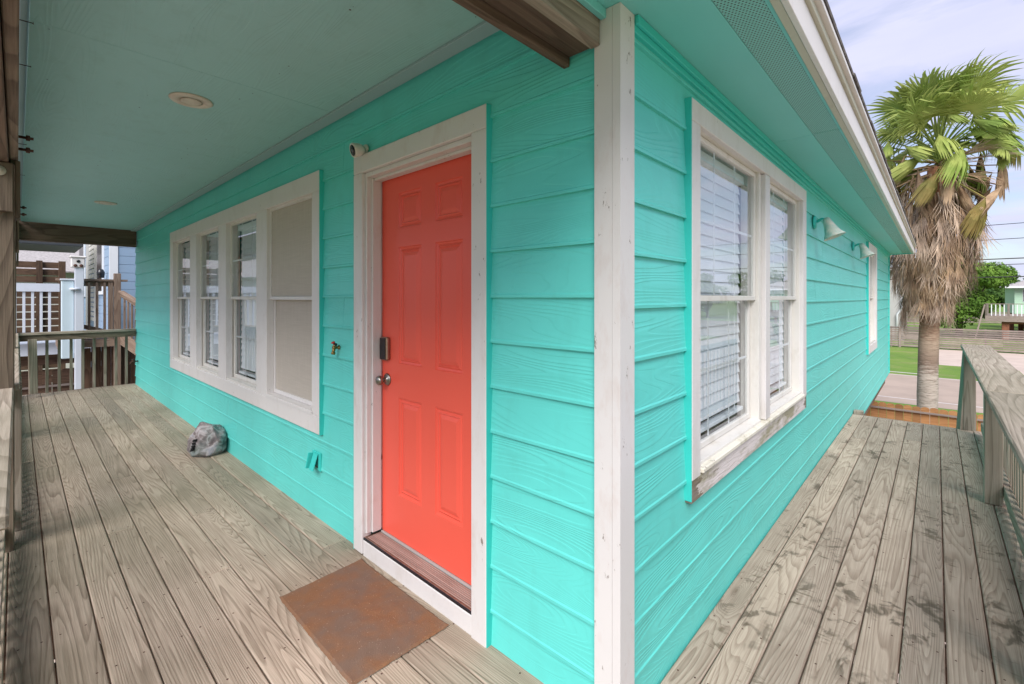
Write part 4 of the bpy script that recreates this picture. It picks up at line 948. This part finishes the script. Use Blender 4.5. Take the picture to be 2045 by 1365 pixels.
# ================================================================== POWER LINES
def wire(label, a, b, sag=.35, r_=.02):
    a, b = Vector(a), Vector(b); pts = [a.lerp(b, i / 24) - Vector((0, 0, sag * 4 * (i / 24) * (1 - i / 24))) for i in range(25)]
    o = tubeobj('power_line', pts, r_, 'wire', None, 5); tag(o, label, 'power line')
WYs = 34.5
def wz(v, x=4.5, y=WYs):
    Z = -.6794 * (x - CAM[0]) + .7337 * (y - CAM[1]); return CAM[2] + (593.8 - v) * Z / 914.6
for v_, lab in ((443, 'thin topmost power line crossing the sky right of the palm'), (473.5, 'second power line from the top crossing the sky'), (514, 'thick third power line just above the bright tree'), (526, 'fourth power line across the top of the bright tree'), (551.5, 'lowest power line in front of the green trees')):
    z_ = wz(v_) ; wire(lab, (-36, WYs, z_ + .35), (36, WYs, z_ + .35), .35, .028 if v_ in (514, 551.5) else .018)
for i_, x in enumerate((-36, 36)):
    up = thing('utility_pole', (x, WYs, GZ), ('wooden utility pole left of the road beyond the house', 'wooden utility pole right of the road')[i_], 'utility pole')
    lobj('pole', [(.16, 0), (.12, 10.5)], 'bark', up, Matrix.Translation((x, WYs, GZ)), 10); box('crossarm', x - 1.1, x + 1.1, WYs - .06, WYs + .06, GZ + 9.6, GZ + 9.75, 'bark', up)
# ================================================================== NEIGHBOURS TO THE LEFT
bh = thing('blue_house', (-14, 2.5, GZ), 'blue lap sided neighbour house with white corner trim beyond the porch end', 'house')
BX, BY = -11.85, -.055
box('wall', -18.5, BX, BY, 7.0, GZ, 4.4, 'bluep', bh, 0)
for i in range(26):
    z = -1.2 + .178 * i
    box('siding_board', BX + .001, BX + .016, BY + .12, 6.9, z, z + .172, 'bluep', bh, .003)
    box('siding_board', -18.4, BX - .14, BY - .016, BY - .001, z, z + .172, 'bluep', bh, .003)
box('corner_board', BX + .001, BX + .03, BY - .03, BY + .11, GZ, 4.4, 'whitec', bh); box('corner_board', BX - .139, BX - .001, BY - .03, BY - .001, GZ, 4.4, 'bluep', bh)
def bwin(x0, x1, z0, z1):
    w_ = box('window', x0, x1, BY - .055, BY - .018, z0, z1, 'whitec', bh); box('pane', x0 + .08, (x0 + x1) / 2 - .02, BY - .062, BY - .056, z0 + .08, z1 - .08, 'black', w_); box('pane', (x0 + x1) / 2 + .02, x1 - .08, BY - .062, BY - .056, z0 + .08, z1 - .08, 'black', w_)
    box('rail', x0 + .08, x1 - .08, BY - .07, BY - .063, (z0 + z1) / 2 + .3, (z0 + z1) / 2 + .34, 'whitec', w_)
bwin(-13.75, -12.75, 1.55, 4.1); bwin(-18.3, -16.9, 1.5, 4.1)
for i in range(26): box('louvre', -15.6, -14.5, BY - .05, BY - .018, .9 + i * .12, .9 + i * .12 + .09, 'cream', bh, .002)
box('trim_panel', -16.4, -15.65, BY - .05, BY - .018, .3, 4.2, 'greyp', bh); box('trim_panel', -14.45, -13.8, BY - .045, BY - .018, .3, 4.2, 'cream', bh)
box('roof', -19, -11.4, BY - .35, 7.4, 4.4, 4.6, 'shingle2', bh)
ga = box('porch_roof', -15.4, -13.2, -3.4, -.38, 2.62, 2.95, 'darkgrey', bh, .01)
lobj('porch_light', [(0, 0), (.06, 0), (.07, .12), (.04, .18), (0, .2)], 'black', bh, Matrix.Translation((-12.3, BY - .12, 1.9)), 10)
# white vinyl railing
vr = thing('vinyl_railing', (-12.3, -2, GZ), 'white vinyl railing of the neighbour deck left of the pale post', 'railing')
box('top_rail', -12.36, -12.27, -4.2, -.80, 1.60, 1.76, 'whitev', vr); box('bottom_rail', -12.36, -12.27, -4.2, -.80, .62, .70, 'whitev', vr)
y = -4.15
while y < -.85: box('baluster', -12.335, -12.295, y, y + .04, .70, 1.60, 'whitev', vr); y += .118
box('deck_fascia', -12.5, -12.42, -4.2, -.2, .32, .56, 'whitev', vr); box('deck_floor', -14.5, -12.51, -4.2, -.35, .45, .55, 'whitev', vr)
gpz = thing('vinyl_gate_post', (-11.1, -.76, GZ), 'wide pale blue vinyl post left of the tall white column', 'post')
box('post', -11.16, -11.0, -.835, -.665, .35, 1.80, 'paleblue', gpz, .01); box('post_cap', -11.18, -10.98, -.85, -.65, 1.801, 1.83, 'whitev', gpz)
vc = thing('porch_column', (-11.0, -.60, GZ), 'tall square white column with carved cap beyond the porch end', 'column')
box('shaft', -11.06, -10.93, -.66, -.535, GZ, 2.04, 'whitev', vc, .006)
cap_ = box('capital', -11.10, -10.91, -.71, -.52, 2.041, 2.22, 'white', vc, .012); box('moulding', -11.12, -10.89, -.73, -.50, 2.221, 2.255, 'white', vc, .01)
for (dy_, dz_) in ((-.655, 2.075), (-.575, 2.075), (-.615, 2.155)): lobj('carving', [(0, 0), (.022, 0), (.028, .01), (.015, .016), (0, .016)], 'rust' if dz_ < 2.12 else 'black', cap_, Matrix.Translation((-10.91, dy_, dz_)) @ Matrix.Rotation(R(90), 4, 'Y'), 12, False)
lobj('bracket', [(0, 0), (.07, 0), (.08, .025), (.055, .04), (0, .04)], 'whitev', vc, Matrix.Translation((-10.95, -.66, 1.62)), 16)
# neighbour wood deck rail with stairs
wr = thing('neighbour_deck', (-11.3, -.3, GZ), 'brown wooden deck and stair railing in front of the blue house', 'deck')
box('cap', -11.30, -11.14, -.90, .125, 1.80, 1.84, 'brownrail', wr); box('top_rail', -11.24, -11.20, -.82, -.03, 1.70, 1.798, 'brownrail', wr)
y = -.80
while y < -.16: box('baluster', -11.198, -11.16, y, y + .038, .85, 1.78, 'brownrail', wr); y += .112
box('post', -11.24, -11.13, -.085, .02, GZ, 1.96, 'brownrail', wr, .004); box('post', -11.25, -11.16, -.165, -.095, .6, 1.79, 'brownrail', wr, .004)
beam('stair_cap', (-11.13, .02, 1.60), (-10.2, .36, 1.22), .09, .04, 'brownrail', wr); beam('stair_top_rail', (-11.13, .02, 1.54), (-10.2, .36, 1.16), .035, .07, 'brownrail', wr)
for i in range(8):
    q = i / 8; x, y, z = -11.08 + .93 * q, .05 + .34 * q, 1.56 - .38 * q; box('baluster', x, x + .032, y, y + .032, z - 1.0, z - .02, 'brownrail', wr)
beam('stair_stringer', (-11.15, .02, .68), (-10.2, .36, .30), .04, .24, 'brownrail', wr)
box('deck_rim', -11.29, -11.14, -.88, .02, .52, .66, 'brownrail', wr); box('deck_floor', -11.8, -11.30, -.88, -.1, .55, .66, 'brownrail', wr)
beam('brace', (-11.25, -.80, 1.02), (-11.25, -.12, .78), .05, .08, 'brownrail', wr)
# white boat-like tarp / kayak edge below the rail
ky = thing('white_tarp', (-11.5, -.4, .66), 'folded white tarp lying under the neighbour wooden rail', 'tarp')
bm = bmesh.new(); bmesh.ops.create_uvsphere(bm, u_segments=20, v_segments=10, radius=1)
for v in bm.verts: v.co = Vector((v.co.x * .14, v.co.y * .30, v.co.z * .06 * (1 + .2 * mnoise.noise(v.co * 3))))
bmobj('folds', bm, 'whitec', ky, Matrix.Translation((-11.45, -.45, .74)) @ Matrix.Rotation(R(8), 4, 'X'), True)
tubeobj('cord', [(-11.32, -.72, .82), (-11.32, -.5, .72), (-11.34, -.2, .78)], .010, 'black', ky)
# brown picket fence below
nf = picket_fence('picket_fence', 'dark brown picket fence below the neighbour deck past the porch end', -6.0, 3.2, -12.75, -.02, 'fence_dark', axis='y', w=.14)
box('rail', -12.745, -12.70, -6, 3.2, -.38, -.34, 'fence_grey', nf); box('rail', -12.73, -12.70, -6, 3.2, -1.0, -.92, 'fence_dark', nf)
db = thing('deck_skirt', (-13.0, -.5, GZ), 'dark brown boards closing in the space under the neighbour deck', 'deck skirt')
for i in range(24):
    y = -.55 + i * .148; box('board', -11.36, -11.33, y, y + .143, GZ, .50 + random.uniform(-.01, .01), 'fence_dark', db)
box('beam', -12.64, -12.601, -4.2, 2.5, .1, .3, 'fence_dark', db)
# slatted screen + shingled house behind
ss = thing('slatted_screen', (-22, -2, GZ), 'dark brown screen of spaced horizontal slats behind the white railing', 'screen')
for i in range(17): box('slat', -22.03, -22.0, -5, -.25, 2.72 - .25 * i - .212, 2.72 - .25 * i, 'fence_dark', ss)
for y in (-4.6, -2.9, -.95): box('post', -21.99, -21.89, y, y + .16, GZ, 2.76, 'fence_dark', ss)
box('post', -21.99, -21.85, -.4, -.22, GZ, 2.76, 'fence_dark', ss)
sh = thing('shingled_house', (-29, -2, GZ), 'low house with grey shingled roof behind the slatted screen', 'house')
box('wall', -34, -26, -9, 4, GZ, 2.6, 'cream', sh, 0)
bm = bmesh.new(); v = [bm.verts.new(p) for p in ((-25.4, -10, 2.55), (-25.4, 5, 2.55), (-30, 5, 4.3), (-30, -10, 4.3), (-34.6, -10, 2.55), (-34.6, 5, 2.55))]
for f in ((0, 1, 2, 3), (3, 2, 5, 4), (0, 3, 4), (1, 5, 2), (0, 4, 5, 1)): bm.faces.new([v[i] for i in f])
bmobj('roof', bm, 'shingle2', sh)
for i in range(10):
    z = 2.57 + i * .155; x = -25.38 - i * .407
    box('shingle_course', x - .42, x, -10, 5, z, z + .02, 'shingle2', sh, 0, axis='y', rot=Matrix.Rotation(R(20.8), 4, 'Y'))
# houses opposite the porch, seen in window reflections
for i_, (x, y, w_, c_, lab) in enumerate([(-22, -24, 8, 'whitec', 'white gabled house opposite the outer side of the porch'), (-38, -22, 9, 'bluep', 'blue gabled house farther along opposite the porch'), (-6, -28, 8, 'cream', 'cream gabled house opposite the front door')]):
    t = thing('gabled_house', (x, y, GZ), lab, 'house'); box('wall', x - w_ / 2, x + w_ / 2, y - 5, y + 4, GZ, 2.2, c_, t, 0)
    bm = bmesh.new(); a = w_ / 2 + .5; v = [bm.verts.new(p) for p in ((x - a, y + 4.5, 2.2), (x + a, y + 4.5, 2.2), (x, y + 4.5, 4.7), (x - a, y - 5.5, 2.2), (x + a, y - 5.5, 2.2), (x, y - 5.5, 4.7))]
    for f in ((0, 1, 2), (5, 4, 3), (0, 2, 5, 3), (1, 4, 5, 2), (0, 3, 4, 1)): bm.faces.new([v[k] for k in f])
    bmobj('roof', bm, 'shingle2', t)
    for q in (-.28, .1): wv = box('window', x + w_ * q, x + w_ * q + 1.3, y + 4.001, y + 4.05, -.2, 1.4, 'whitec', t); box('pane', x + w_ * q + .1, x + w_ * q + 1.2, y + 4.051, y + 4.07, -.1, 1.3, 'black', wv)
vr2 = thing('white_fence', (-14, -10, GZ), 'white picket railing facing the outer side of the porch', 'fence')
box('rail', -32, 4, -10.05, -10, 1.0, 1.12, 'whitec', vr2); box('rail', -32, 4, -10.05, -10, -.1, .0, 'whitec', vr2)
for i in range(120): box('picket', -32 + i * .3, -31.88 + i * .3, -10.09, -10.052, GZ, .98, 'whitec', vr2, 0)
print('objects', len(bpy.data.objects))
